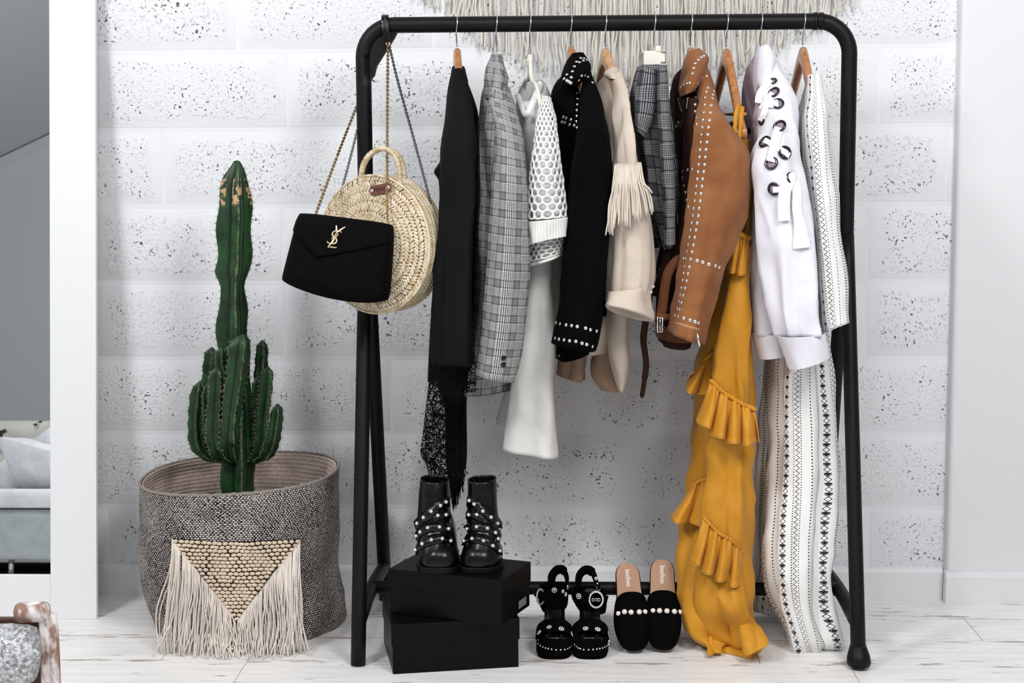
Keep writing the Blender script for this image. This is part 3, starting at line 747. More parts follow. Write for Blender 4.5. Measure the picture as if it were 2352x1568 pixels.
for k in range(90):
    x = rt.uniform(1028, 1066); y0 = rt.uniform(1060, 1085); c_ = 1 - abs(x-1043)/26
    y1 = y0+rt.uniform(15, 40)+max(0, c_)*62
    yy = rt.uniform(-.03, .02); x2 = x+(1043-x)*.45*max(0, c_)+rt.uniform(-4, 4)
    tas.tube([P(x, y0, yy), P((x+x2)/2+rt.uniform(-2, 2), (y0+y1)/2, yy), P(x2, y1, yy)], .0011, 4)
for k in range(60):
    x = rt.uniform(974, 1040); y0 = 1035+(x-972)*.85; tas.tube([P(x, y0, .0), P(x+rt.uniform(-3, 3), y0+rt.uniform(8, 18), .0)], .0006, 3)
tas.make('tassel_fringe', M_blackcotton, g, kind='stuff')
st = Acc()
for x in (1046, 1060): st.ribbon([P(x, 180, -.02), P(x+1, 400, -.02), P(x, 655, -.03)], .008, .0015)
st.make('hanging_loop', M_blackcotton, g)

# ------------------------------------------------------------------ 2 plaid blazer
g = garment('plaid_blazer', 'grey glen check blazer with two dark cuff buttons', 'blazer', 1141, 130)
loft('body', [(1131, 138, 1150, 132, .01, .03), (1118, 182, 1152, 180, .01, .1), (1104, 232, 1158, 235, .01, .17), (1097, 285, 1175, 290, .01, .19), (1094, 420, 1190, 430), (1090, 560, 1198, 560), (1084, 700, 1192, 700), (1070, 800, 1186, 800), (1057, 895, 1184, 884)], M_plaid, g, folds=[(.008, 4, .3, 1, .1, .7)], crump=.006, seed=11)
loft('front_panel', [(1126, 200, 1166, 215, -.1, .035), (1120, 262, 1168, 270, -.13, .04), (1116, 330, 1158, 335, -.14, .04), (1120, 420, 1150, 425), (1132, 468, 1142, 470)], M_plaid, g, crump=.004, seed=12)
loft('collar', [(1129, 124, 1152, 126, -.01, .03), (1125, 150, 1161, 160, -.03, .05), (1119, 185, 1165, 195, -.06, .06), (1116, 226, 1166, 238, -.08, .06)], M_plaid, g, folds=[(.007, 3, .5, 2, 0, .4)], crump=.01, seed=13)
cuffs = loft('sleeve', [(1142, 195, 1170, 200, -.05, .03), (1129, 240, 1186, 262, -.13, .045), (1142, 300, 1199, 320, -.19, .05), (1137, 420, 1211, 430, -.22, .055), (1126, 540, 1214, 550), (1116, 640, 1212, 650), (1107, 740, 1202, 750), (1098, 820, 1190, 830), (1094, 858, 1181, 876)], M_plaid, g, folds=[(.004, 4, .2, 1, .2, .6)], crump=.007, seed=14, nv=70)
for px, py in ((1156, 822), (1156, 837)):
    l, n_ = on([cuffs], px, py, -.26); put('button', button_me, l, n_, .0062, g)

# ------------------------------------------------------------------ 3 white sweater and trousers
g = garment('knit_sweater', 'white V neck sweater with open mesh knit sleeves and ribbed cuffs', 'sweater', 1218, 185)
loft('body', [(1190, 214, 1252, 196, 0, .15, -.03), (1188, 240, 1262, 225, 0, .18, -.02), (1187, 270, 1266, 262, 0, .2, -.008), (1190, 330, 1272, 330, 0, .21, 0), (1206, 420, 1288, 420), (1213, 500, 1296, 500), (1216, 540, 1296, 540)], M_whitejersey, g, crump=.006, seed=21)
a = Acc(); a.ribbon(smooth_path([P(1189, 218, .03), P(1195, 236, -.05), P(1210, 264, -.13), P(1222, 240, -.125), P(1236, 205, -.07), P(1244, 188, -.02)], 30), .014, .004); a.make('neckband', M_whitejersey, g)
SL = Loft([(1246, 220, 1264, 224, -.08, .03), (1236, 270, 1274, 270, -.14, .045), (1228, 330, 1284, 330, -.19, .05), (1219, 400, 1294, 400, -.21, .055), (1215, 460, 1301, 460), (1214, 500, 1303, 494), (1215, 516, 1303, 506)], nv=60, crump=.006, seed=22)
def knit_net(L, name, parent, cols, rows, v0=0.0, v1=1.0, th=.0048):
    V = []; Fc = []; idx = {}
    def vert(i, j, ox):      # brick lattice: hexagons
        key = (i % (2*cols), j)
        if key not in idx:
            idx[key] = len(V); V.append(L.pos((i/(2*cols)) % 1.0, v0+(v1-v0)*min(1, max(0, (j+(.36 if (i+j) % 2 == 0 else 0))/rows)), random.uniform(-.001, .001)))
        return idx[key]
    for j in range(rows-1):
        for i in range(j % 2, 2*cols, 2):
            Fc.append((vert(i, j, 0), vert(i+1, j, 0), vert(i+2, j, 0), vert(i+2, j+1, 0), vert(i+1, j+1, 0), vert(i, j+1, 0)))
    o = mesh(name, V, Fc, M_knit, parent)
    wf = o.modifiers.new('yarn', 'WIREFRAME'); wf.thickness = th; wf.use_replace = True; wf.use_even_offset = False; wf.use_boundary = True
    ss = o.modifiers.new('round', 'SUBSURF'); ss.levels = 1; ss.render_levels = 1
    L.bvh = BVHTree.FromPolygons([tuple(q) for q in V], Fc); return o
knit_net(SL, 'mesh_sleeve', g, 13, 22, th=.0072)
SI = Loft([(1248, 222, 1262, 226, -.07, .025), (1239, 275, 1268, 275, -.13, .035), (1232, 335, 1276, 335, -.18, .035), (1224, 405, 1288, 405, -.2, .04), (1220, 465, 1295, 465), (1219, 505, 1297, 500)], nv=30); SI.mesh('sleeve_lining', M_whitejersey, g, 40)
rib = Loft([(1215, 508, 1303, 498, -.21, .055), (1216, 530, 1302, 520, -.21, .05), (1218, 562, 1302, 543, -.21, .045, .004)], nv=26, folds=[(.0016, 44, 0, 0, -.1, 0), (.004, 5, 0, 1, 0, 1)])
rib.mesh('ribbed_cuff', M_knit, g, 300, .004)
HM = Loft([(1214, 535, 1299, 530, -.15, .07), (1213, 570, 1298, 560), (1213, 608, 1296, 580)], nv=20, folds=[(.006, 4, 0, 1, 0, 1)]); knit_net(HM, 'mesh_hem', g, 16, 7, th=.0068)
HI = Loft([(1217, 530, 1296, 526, -.14, .06), (1217, 570, 1295, 560), (1217, 602, 1292, 576)], nv=12); HI.mesh('hem_lining', M_whitejersey, g, 40)
a = Acc(); a.tube([HM.pos(k/60, 1.0) for k in range(60)], .0035, 6, True); a.make('hem_edge', M_knit, g)
g = garment('white_trousers', 'plain off white wide leg trousers hanging below the mesh knit sweater', 'trousers', 1245, 450)
loft('leg', [(1216, 540, 1275, 540, -.09, .05), (1214, 600, 1268, 600), (1205, 700, 1266, 700), (1191, 800, 1269, 800), (1181, 870, 1270, 870), (1172, 950, 1275, 950), (1163, 1032, 1281, 1047)], M_whitecloth, g, folds=[(.008, 3, .25, .8, 0, .5), (.003, 6, .5, 2, .1, .9)], crump=.004, seed=24)
loft('leg', [(1240, 540, 1296, 540, .03, .05), (1230, 620, 1292, 600), (1215, 700, 1285, 700), (1195, 780, 1277, 780), (1175, 860, 1270, 860), (1160, 920, 1250, 920), (1149, 972, 1245, 975)], M_whitecloth, g, folds=[(.008, 3, .25, .8, 0, .5)], crump=.004, seed=25)
a = Acc(); a.ribbon([P(1240, 430, -.02), P(1240, 560, -.03)], .05, .004); a.make('waistband', M_whitecloth, g)

# ------------------------------------------------------------------ 4 black studded jacket
g = garment('studded_jacket', 'black suede jacket with silver studs on collar and cuffs', 'jacket', 1312, 130)
B4 = [loft('body', [(1298, 168, 1335, 150, 0, .05), (1273, 198, 1362, 190, 0, .12), (1266, 238, 1384, 245, 0, .18), (1276, 330, 1402, 330, 0, .19), (1290, 420, 1406, 430), (1302, 540, 1402, 540), (1298, 640, 1396, 640), (1286, 740, 1384, 740), (1276, 822, 1374, 796)], M_blacksuede, g, folds=[(.006, 4, .3, 1, .1, .7)], crump=.006, seed=31),
      loft('sleeve', [(1326, 158, 1354, 158, -.03, .03), (1337, 188, 1364, 186, -.07, .035), (1331, 240, 1386, 246, -.14, .05), (1326, 300, 1401, 305, -.19, .055), (1318, 390, 1412, 390, -.215, .06), (1308, 480, 1412, 470), (1300, 560, 1404, 560), (1292, 640, 1399, 640), (1282, 720, 1390, 730), (1276, 760, 1381, 772), (1271, 790, 1369, 806)], M_blacksuede, g, folds=[(.006, -3, .1, 1.5, .1, .6)], crump=.006, seed=32),
      loft('collar', [(1314, 124, 1340, 122, -.01, .03), (1303, 146, 1352, 148, -.03, .05), (1294, 170, 1350, 168, -.06, .06), (1289, 184, 1330, 190, -.09, .05), (1292, 196, 1322, 200, -.11, .03)], M_blacksuede, g, crump=.004, seed=33)]
z4 = [(455,88),(475,90),(490,100),(430,110),(447,113),(470,103),(417,138),(405,168),(398,203),(372,187),(355,212),(372,222),(385,230),(396,238),(460,195),(478,193),(495,200),(443,223),(437,258),(436,295),(439,330),(437,365),(433,400),(433,435),(431,468),(435,505),(525,235),(367,447),(396,457),(350,440),(343,470),(360,474),(388,487),(416,492)]
for x, y in z4:
    l, n_ = on(B4, 1160+x/2.6133, 100+y/2.6133, -.18); put('stud', stud_me, l, n_, .0043, g)
for x, y in [(178,672),(222,682),(285,692),(345,700),(408,710),(500,728),(555,745),(620,758),(668,765),(168,838),(208,848),(263,857),(323,866),(393,872),(460,893),(512,905),(573,927),(624,935),(190,1033),(216,1030)]:
    l, n_ = on(B4, 1240+x/4.75, 600+y/4.75, -.26); put('stud', stud_me, l, n_, .0046, g)

# ------------------------------------------------------------------ 5 beige fringed shirt
g = garment('fringed_shirt', 'beige shirt with suede fringe across the sleeve and a rolled cuff', 'shirt', 1391, 160)
loft('body', [(1394, 168, 1430, 164, 0, .05), (1370, 200, 1436, 200, 0, .12), (1366, 250, 1448, 258, 0, .17), (1380, 350, 1470, 350), (1396, 450, 1488, 450, 0, .17), (1402, 600, 1488, 600), (1402, 690, 1476, 690, 0, .15)], M_beige, g, crump=.006, seed=41)
loft('sleeve', [(1402, 170, 1430, 162, -.06, .03), (1412, 205, 1437, 192, -.1, .035), (1413, 260, 1448, 242, -.15, .04), (1414, 320, 1459, 300, -.19, .045), (1414, 375, 1470, 370, -.21, .05), (1405, 440, 1484, 440), (1399, 520, 1499, 520), (1397, 580, 1503, 570), (1396, 640, 1502, 640), (1396, 690, 1489, 690)], M_beige, g, folds=[(.008, -3, .2, 1.2, 0, .3), (.003, 7, .6, 2, .4, .9)], crump=.008, seed=42)
loft('rolled_cuff', [(1395, 668, 1489, 655, -.215, .052, .0), (1393, 690, 1487, 690, -.22, .062, .006), (1391, 704, 1498, 733, -.225, .066, .014), (1395, 706, 1492, 734, -.225, .056, .012), (1400, 690, 1482, 700, -.22, .045, .006)], M_beige, g, crump=.012, seed=43, nv=40)
loft('collar', [(1394, 160, 1416, 155, -.02, .035), (1391, 172, 1430, 172, -.04, .05), (1400, 182, 1436, 190, -.06, .05)], M_beige, g, crump=.006, seed=44)
loft('hem', [(1394, 660, 1446, 660, -.06, .09), (1394, 740, 1446, 740), (1396, 800, 1445, 800), (1405, 850, 1442, 850, -.06, .07), (1420, 896, 1432, 893, -.06, .04)], M_beige, g, crump=.006, seed=45)
loft('hem', [(1360, 720, 1420, 720, .04, .06), (1362, 800, 1420, 800), (1359, 860, 1420, 870), (1380, 892, 1426, 896, .04, .04)], M_beigein, g, crump=.008, seed=46)
loft('hem', [(1296, 720, 1352, 720, .06, .05), (1291, 790, 1352, 790), (1284, 862, 1345, 876)], M_beigein, g, crump=.01, folds=[(.006, 3, .4, 1, .2, 1)], seed=47)
loft('hem', [(1328, 740, 1398, 720, -.02, .05), (1330, 790, 1402, 770), (1331, 815, 1392, 806)], M_beige, g, crump=.006, seed=48)
rf = random.Random(5)
NF = 44
for k in range(NF):
    t_ = k/(NF-1); x0 = 1413+(1471-1413)*t_; y0 = 377-4*t_+rf.uniform(-1, 1)
    sp = (t_-.38)*26+rf.uniform(-5, 5) - (10 if t_ < .3 else 0)
    y1 = 520-18*t_+rf.uniform(-14, 14) + (12 if t_ < .25 else 0)
    if t_ > .82: y1 = 440+rf.uniform(0, 70); sp += 10
    dy = -.275-.012*math.sin(PI*t_)-rf.uniform(0, .006)
    pts = smooth_path([P(x0, y0, -.262+.02*abs(t_-.5)), P(x0+sp*.35+rf.uniform(-2, 2), y0+45, dy), P(x0+sp*.8+rf.uniform(-3, 3), (y0+y1)/2+20, dy), P(x0+sp*1.1+rf.uniform(-3, 3), y1, dy+.004)], 12)
    a = Acc(); a.ribbon(pts, rf.uniform(.0028, .0042), .0012, (rf.uniform(-.5, .5), -1, 0)); a.make('fringe_strand', M_fringe, g)

# ------------------------------------------------------------------ 6 dark checked trousers
g = garment('checked_trousers', 'dark grey glen check trousers clipped by the waist beside the tan jacket', 'trousers', 1503, 150)
loft('hip', [(1463, 156, 1530, 152, -.06, .1), (1453, 190, 1533, 200), (1445, 222, 1536, 240), (1449, 265, 1538, 280), (1462, 335, 1541, 340), (1480, 420, 1546, 430), (1500, 500, 1549, 500), (1520, 570, 1550, 562)], M_plaid2, g, folds=[(.01, -4, .3, 1, 0, .4)], crump=.014, seed=51)
loft('leg', [(1510, 152, 1531, 150, -.2, .022), (1512, 250, 1536, 250), (1518, 330, 1541, 330), (1523, 430, 1547, 430), (1526, 564, 1550, 562)], M_plaid2, g, crump=.003, seed=52)
loft('waist_flap', [(1474, 148, 1509, 161, -.17, .02), (1466, 200, 1508, 200), (1462, 250, 1500, 256), (1462, 300, 1478, 314)], M_plaid2, g, crump=.004, seed=53)

# ------------------------------------------------------------------ 7 tan suede jacket
g = garment('suede_jacket', 'tan suede biker jacket with rows of round silver studs down the sleeve', 'jacket', 1587, 130)
BD = loft('body', [(1574, 152, 1612, 130, 0, .05), (1549, 176, 1622, 180, .03, .07), (1540, 215, 1635, 240, .04, .11), (1545, 300, 1680, 320, .03, .15), (1552, 420, 1700, 420), (1558, 520, 1686, 520), (1545, 600, 1650, 600), (1528, 660, 1630, 660)], M_shadedbrown, g, crump=.008, seed=61)
FP = loft('front_panel', [(1574, 225, 1604, 230, -.13, .04), (1572, 300, 1604, 300, -.14, .04), (1568, 400, 1600, 400), (1563, 500, 1592, 500), (1540, 600, 1580, 600)], M_shadedbrown, g, crump=.004, seed=62)
SV = loft('sleeve', [(1596, 160, 1622, 146, -.05, .03), (1600, 200, 1640, 196, -.09, .045), (1599, 240, 1650, 234, -.14, .055), (1597, 280, 1676, 285, -.18, .06), (1595, 330, 1703, 325, -.2, .065), (1591, 380, 1716, 366, -.215, .07), (1587, 440, 1714, 420), (1582, 500, 1699, 500), (1574, 560, 1676, 560), (1566, 620, 1652, 620), (1556, 680, 1637, 680), (1546, 735, 1618, 738), (1541, 764, 1606, 786)], M_suede, g, folds=[(.012, -2, .25, 2.2, .1, .5), (.0025, 5, .4, 1, .3, .9)], crump=.006, seed=63, nv=80, nu=80)
CO = loft('collar', [(1580, 120, 1606, 112, -.02, .03), (1572, 146, 1624, 132, -.04, .05), (1565, 180, 1620, 158, -.07, .06), (1562, 205, 1604, 194, -.1, .055), (1564, 222, 1592, 210, -.12, .035)], M_suede, g, crump=.006, seed=64)
LP = loft('lapel', [(1561, 212, 1584, 212, -.11, .02), (1562, 245, 1580, 245, -.12, .02), (1567, 268, 1577, 268, -.12, .015), (1558, 292, 1566, 294, -.12, .012)], M_shadedbrown, g, crump=.004, seed=65)
LB = loft('waist', [(1520, 560, 1600, 560, -.02, .13), (1512, 620, 1604, 620), (1510, 700, 1600, 700, -.03, .12), (1509, 760, 1590, 770), (1516, 786, 1582, 792)], M_shadedbrown, g, crump=.006, seed=66)
loft('belt', [(1507, 738, 1600, 742, -.03, .128), (1507, 770, 1596, 776)], M_belt, g)
fr = loft('front_edge', [(1530, 570, 1570, 575, -.12, .02), (1512, 620, 1545, 628), (1496, 676, 1530, 690)], M_shadedbrown, g, crump=.003)
a = Acc(); a.ribbon(smooth_path([P(1572, 590, -.19), P(1553, 600, -.19), P(1535, 625, -.19), P(1527, 660, -.19), P(1522, 700, -.19), P(1516, 735, -.19)], 30), .021, .004); a.make('buckle_strap', M_belt, g)
a = Acc(); a.ribbon([P(1508, 724, -.197), P(1524, 728, -.197), P(1538, 727, -.192)], .013, .003, (0, -1, 0)); a.make('strap_keeper', M_belt, g)
a = Acc(); a.tube([P(1510, 728, -.2), P(1522, 730, -.2), P(1521, 762, -.2), P(1510, 763, -.2)], .0016, 8, True); a.tube([P(1516, 728, -.2), P(1516, 762, -.201)], .0012, 8); a.make('buckle', M_chrome, g)
a = Acc(); a.ribbon(smooth_path([P(1492, 676, -.13), P(1484, 730, -.13), P(1478, 780, -.13), P(1484, 835, -.13), P(1479, 880, -.13), P(1474, 913, -.13)], 30), [.0155]*14+[.014]*11+[.011]*5+[.006], .003); a.make('belt_end', M_shadedbrown, g)
zz = Acc()
for k in range(34):
    t_ = k/33; c = on([FP, BD], 1582-4*t_, 208+40*t_, -.14)[0]; zz.box((c.x-.002, c.y-.002, c.z-.0008), (c.x+.002, c.y+.002, c.z+.0008))
zz.make('zip', M_steel, g, False)
zp = Acc(); c = P(1602, 764, -.285); zp.ribbon([c, P(1604, 780, -.285), P(1607, 796, -.285)], [.003, .004, .004], .0015); zp.make('zip_pull', M_chrome, g)
A1 = [(1010,110),(985,122),(958,146),(930,178),(916,220),(905,270),(876,355),(850,362),(824,378),(799,398),(786,505),(790,538),(796,567),(806,597),(777,714),(762,750),(980,310),(1031,292),(950,366),(939,428),(931,487),(930,550),(932,612),(936,668),(938,727),(1042,397),(1026,435),(1014,487),(1010,550),(1004,620),(996,687),(990,754),(982,820),(976,887),(970,955),(965,1021),(958,1088),(952,1154),(945,1218),(937,1284),(931,1350),(922,1414),(913,1482),(905,1545),(1096,432),(1088,462),(1084,495),(1072,556),(1066,622),(1057,690),(1048,752),(1041,818),(1033,886),(1025,953),(1018,1021),(1012,1088),(1004,1152),(994,1218),(988,1284),(978,1350),(972,1416),(962,1482),(953,1547),(818,1150),(859,1136),(900,1130),(818,1208),(827,1280),(838,1340),(850,1408),(865,1468)]
A2 = [(788,50),(779,107),(770,163),(762,219),(752,277),(743,331),(715,384),(734,387),(725,448),(717,500),(709,556),(699,615),(690,669),(681,722),(667,778),(651,830),(829,51),(820,108),(811,163),(801,221),(791,279),(781,334),(770,391),(760,452),(749,505),(739,561),(727,618),(713,674),(700,731),(686,785),(674,838),(823,402),(867,415),(914,431),(966,443),(995,455),(715,852),(765,868),(806,880),(832,889),(532,471),(517,517),(500,564),(480,606),(464,650),(563,908),(601,912)]
allb = [BD, FP, SV, CO, LP, LB, fr]
for x, y in A1:
    l, n_ = on(allb, 1360+x/3.92, 100+y/3.92, -.25); put('stud', stud_me, l, n_, .0044, g)
for x, y in A2:
    l, n_ = on(allb, 1360+x/3.4075, 480+y/3.4075, -.27); put('stud', stud_me, l, n_, .0047 if x > 640 else .003, g)
br = Acc()
for k in range(11):
    x = 655+17*k; y = 890+k*5
    for s_ in (-1, 1):
        l, n_ = on([SV], 1360+x/3.4075, 480+(y+s_*9)/3.4075, -.285); l2, n2 = on([SV], 1360+(x+12)/3.4075, 480+(y+2)/3.4075, -.285)
        br.tube([l+n_*.0008, l2+n2*.0008], .0009, 5)
br.make('braided_trim', plain('pale_thread', '#d9b089', .7), g)

# ------------------------------------------------------------------ 8 mustard ruffle trousers
g = garment('ruffle_jumpsuit', 'mustard yellow jumpsuit with gathered ruffles trailing onto the floor', 'jumpsuit', 1690, 250)
a = Acc(); a.ribbon([P(1697, 238, -.19), P(1690, 262, -.2), P(1688, 300, -.2), P(1687, 345, -.19)], .009, .0015); a.ribbon([P(1706, 244, -.2), P(1702, 280, -.205), P(1697, 330, -.2), P(1695, 350, -.19)], .008, .0015); a.make('shoulder_strap', M_mustard, g)
loft('bodice', [(1687, 320, 1722, 318, -.06, .06), (1684, 450, 1724, 450), (1680, 560, 1724, 560), (1670, 640, 1726, 640)], M_mustard, g, crump=.008, folds=[(.006, 5, .2, 1, 0, 1)], seed=71)
FL = loft('front_leg', [(1668, 560, 1724, 560, -.09, .07), (1655, 700, 1728, 700, -.09, .08), (1640, 800, 1730, 800), (1632, 900, 1732, 900), (1628, 1000, 1728, 1000), (1625, 1100, 1727, 1100), (1620, 1200, 1722, 1200, -.1, .08), (1613, 1300, 1718, 1300, -.12, .08), (1616, 1380, 1716, 1380, -.13, .085), (1630, 1430, 1720, 1425, -.11, .08), (1640, 1466, 1722, 1458, -.12, .065), (1650, 1480, 1720, 1472, -.12, .05)], M_mustard, g,
          folds=[(.010, -2, .35, .9, 0, .3), (.006, 5, .3, 2, .1, .6), (.012, 3, 1.6, 0, .75, 1)], crump=.016, seed=72, nv=120, nu=96, ce=1.6)
BK = loft('back_leg', [(1652, 560, 1710, 560, .02, .07), (1632, 700, 1700, 700, .03, .07), (1612, 800, 1690, 800), (1601, 880, 1690, 880), (1598, 1000, 1690, 1000), (1590, 1100, 1690, 1100, .02, .07), (1572, 1200, 1690, 1200, -.02, .065), (1558, 1280, 1690, 1280, -.07, .05), (1556, 1340, 1680, 1340, -.09, .05), (1567, 1395, 1670, 1400, -.1, .055), (1585, 1450, 1660, 1455, -.12, .06), (1612, 1486, 1660, 1490, -.16, .05)], M_mustard, g,
          folds=[(.008, 4, .3, .9, .1, .5), (.010, 3, 1.2, 0, .75, 1)], crump=.015, seed=73, nv=90, ce=1.2)
# pool of cloth on the floor
def puddle(name, mat, parent, pts, h, seed, lift=.004, rings=9):
    c = sum((Vector(p) for p in pts), Vector())/len(pts); N_ = 64
    ring = [Vector(q[:3]) for q in catmull([tuple(p)+(0., 0.) for p in list(pts)+[pts[0]]], N_)][:N_]
    V = []; Fc = []
    for i in range(rings+1):
        t_ = 1-i/rings
        for k, q in enumerate(ring):
            p = c+(q-c)*max(t_, .02); e = 1-t_**2.5
            z = lift+h*e*(.6+.8*abs(math.sin(k*2*PI/N_*3+seed+2.5*t_)))+.35*h*noise.noise(Vector((p.x*26, p.y*26, seed)))*(.25+e)
            V.append(Vector((p.x, p.y, max(.0022, z))))
    for i in range(rings):
        for k in range(N_):
            l = (k+1) % N_; Fc.append((i*N_+k, i*N_+l, (i+1)*N_+l, (i+1)*N_+k))
    base = len(V); V += [Vector((q.x, q.y, .0012)) for q in ring]
    for k in range(N_): l = (k+1) % N_; Fc.append((base+k, base+l, l, k))
    return mesh(name, V, Fc, mat, parent)
puddle('trailing_hem', M_mustard, g, [G(1588, 1462), G(1610, 1482), G(1650, 1497), G(1690, 1506), G(1722, 1514), G(1740, 1504), G(1754, 1484), G(1738, 1462), G(1716, 1448), G(1690, 1440), G(1640, 1438)], .019, 1.3)
loft('hem_fold', [(1690, 1360, 1714, 1360, -.12, .012), (1690, 1420, 1720, 1415, -.17, .02), (1700, 1460, 1742, 1450, -.2, .03), (1712, 1496, 1756, 1478, -.225, .03)], M_mustard, g, crump=.012, folds=[(.006, 3, 1, 1, 0, 1)], seed=74)
def ruffle(name, mat, parent, top, hem, y0, flare, waves, seed, gather=True, nu=150, nv=22):
    T = smooth_path([P(x, y, y0+dy) for x, y, dy in top], nu); Hm_ = smooth_path([P(x, y, y0+dy-flare) for x, y, dy in hem], nu); V = []; Fc = []; rr_ = random.Random(seed)
    ph = [rr_.uniform(0, 6) for _ in range(4)]
    for j in range(nv+1):
        t_ = j/nv
        for i in range(nu+1):
            s_ = i/nu; p = T[i]*(1-t_)+Hm_[i]*t_; bulge = math.sin(PI*min(1, t_*1.15))*.3
            wv = math.sin(2*PI*waves*s_+ph[0]+.7*math.sin(5*s_+ph[1]))
            fine = math.sin(2*PI*waves*2.6*s_+ph[2])*max(0, 1-t_*1.6)
            A = flare*(.55*t_+.12)
            d = A*wv+.0035*fine*(1 if t_ > .03 else 0)
            V.append(p+Vector((.32*A*math.cos(2*PI*waves*s_+ph[0]), -abs(flare)*bulge+d, .12*A*math.sin(2*PI*waves*s_+ph[3])*t_)))
    for j in range(nv):
        for i in range(nu):
            q = j*(nu+1)+i; Fc.append((q, q+1, q+nu+2, q+nu+1))
    o = mesh(name, V, Fc, mat, parent); solid(o, .0016)
    a = Acc(); gp = [T[i]+Vector((0, -.004+.0022*math.sin(i*1.9), .0028*math.sin(i*1.3+seed))) for i in range(nu+1)]
    a.tube(gp, [.0042+.0016*math.sin(i*1.9) for i in range(nu+1)], 7)
    for f0 in (0,): a.make('gathering', mat, o)
    a = Acc(); a.tube([Hm_[0]*0+V[nv*(nu+1)+i] for i in range(nu+1)], .0011, 5); a.make('rolled_hem', plain('mustard_hem', '#d49a3a', .6) if 'mustard_hem' not in bpy.data.materials else bpy.data.materials['mustard_hem'], o)
    return o
ruffle('ruffle', M_mustard, g, [(1684, 532, 0), (1698, 538, -.01), (1722, 546, 0)], [(1669, 620, .01), (1690, 628, 0), (1716, 630, 0)], -.16, .02, 2.2, 1)
ruffle('ruffle', M_mustard, g, [(1610, 838, .02), (1626, 818, .0), (1650, 802, .0)], [(1576, 862, .02), (1592, 905, .0), (1650, 890, .0)], -.05, .03, 2.3, 2)
ruffle('ruffle', M_mustard, g, [(1632, 872, .02), (1662, 900, .0), (1700, 924, 0), (1734, 940, .0)], [(1602, 962, .02), (1645, 1002, .0), (1700, 1018, 0), (1750, 1012, .01)], -.175, .032, 4.2, 3)
ruffle('ruffle', M_mustard, g, [(1592, 1112, .01), (1606, 1104, .0), (1640, 1096, .0)], [(1541, 1192, .01), (1575, 1200, .0), (1640, 1200, .0)], -.06, .03, 2.4, 4)
ruffle('ruffle', M_mustard, g, [(1617, 1188, .02), (1650, 1222, .0), (1680, 1240, 0), (1704, 1262, .02)], [(1588, 1288, .02), (1630, 1318, .0), (1670, 1336, 0), (1702, 1348, .02)], -.185, .03, 3.6, 5)

# ------------------------------------------------------------------ 9 white denim jacket with laced sleeve
g = garment('denim_jacket', 'white denim jacket with big eyelets and laces on the sleeve', 'jacket', 1747, 120)
M_denin = fabric('mauve_denim_inside', '#a895a0')
BJ = loft('body', [(1738, 122, 1772, 112, .02, .045), (1714, 165, 1785, 160, .02, .1), (1707, 230, 1800, 230, .02, .16), (1712, 320, 1830, 320, .02, .18), (1722, 400, 1850, 400), (1730, 520, 1860, 520), (1730, 640, 1870, 640), (1740, 760, 1880, 755)], M_denin, g, crump=.006, seed=81)
loft('back_sleeve', [(1738, 360, 1800, 360, -.08, .05), (1733, 420, 1800, 420, -.1, .055), (1727, 520, 1800, 520), (1721, 620, 1790, 620), (1722, 700, 1790, 700), (1728, 765, 1794, 765)], M_denim, g, crump=.008, folds=[(.005, 4, .4, 1, .1, .8)], seed=82)
loft('cuff', [(1727, 762, 1795, 764, -.1, .058), (1734, 790, 1800, 792, -.1, .056), (1744, 821, 1800, 812)], M_denim, g, crump=.003)
loft('placket', [(1745, 175, 1790, 175, -.1, .03), (1735, 225, 1796, 230, -.13, .03), (1728, 280, 1800, 290, -.14, .03), (1735, 345, 1800, 345, -.14, .03)], M_denin, g, crump=.006, seed=83)
SJ = loft('sleeve', [(1752, 150, 1786, 140, -.06, .03), (1756, 200, 1806, 195, -.12, .045), (1752, 250, 1823, 245, -.16, .055), (1744, 320, 1836, 320, -.2, .06), (1731, 378, 1845, 380, -.21, .065), (1741, 425, 1856, 430, -.22, .065), (1752, 500, 1870, 510), (1756, 570, 1877, 580), (1762, 650, 1881, 650), (1772, 720, 1885, 720), (1786, 772, 1892, 764)], M_denim, g, folds=[(.010, -3, .15, .6, .45, .7), (.004, 6, .5, 2, .3, .9)], crump=.014, seed=84, nv=80, nu=80)
CJ = loft('cuff', [(1785, 770, 1893, 762, -.22, .068), (1798, 802, 1898, 784, -.22, .066), (1812, 846, 1901, 816)], M_denim, g, crump=.004, seed=85)
CLJ = loft('collar', [(1744, 108, 1764, 102, -.01, .03), (1736, 130, 1776, 128, -.03, .055), (1734, 170, 1776, 150, -.06, .06), (1738, 215, 1768, 200, -.1, .05)], M_denim, g, crump=.005, seed=86)
JB = [SJ, CJ, CLJ, BJ]
a = Acc(); a.tube([Vector((0, 0, 0)), Vector((0, 0, .05)), Vector((0, 0, .08))], [1, 1, .9], 18); hole_me = meshdata('eyelet_hole', a.v, a.f, plain('eyelet_shade', '#8f8090', .9))
for x, y, r_ in ((527, 428, .8), (545, 525, 1.0), (578, 625, .95), (440, 765, .9), (597, 830, 1.1), (465, 970, 1.08), (632, 1062, 1.08), (520, 1158, 1.08), (690, 1300, 1.1), (545, 1385, 1.05)):
    l, n_ = on(JB, 1640+x/3.92, 80+y/3.92, -.27); ey = put('eyelet', ring_me, l+n_*.0026, n_, .0135*r_, g); hole = put('eyelet_hole', hole_me, l+n_*.0016, n_, .0125*r_, g)
    a = Acc(); 
for x, y, r_ in ((322, 860, .0085), (157, 800, .006)):
    l, n_ = on([BJ], 1640+x/3.92, 80+y/3.92, -.17); put('button', button_me, l, n_, r_, g)
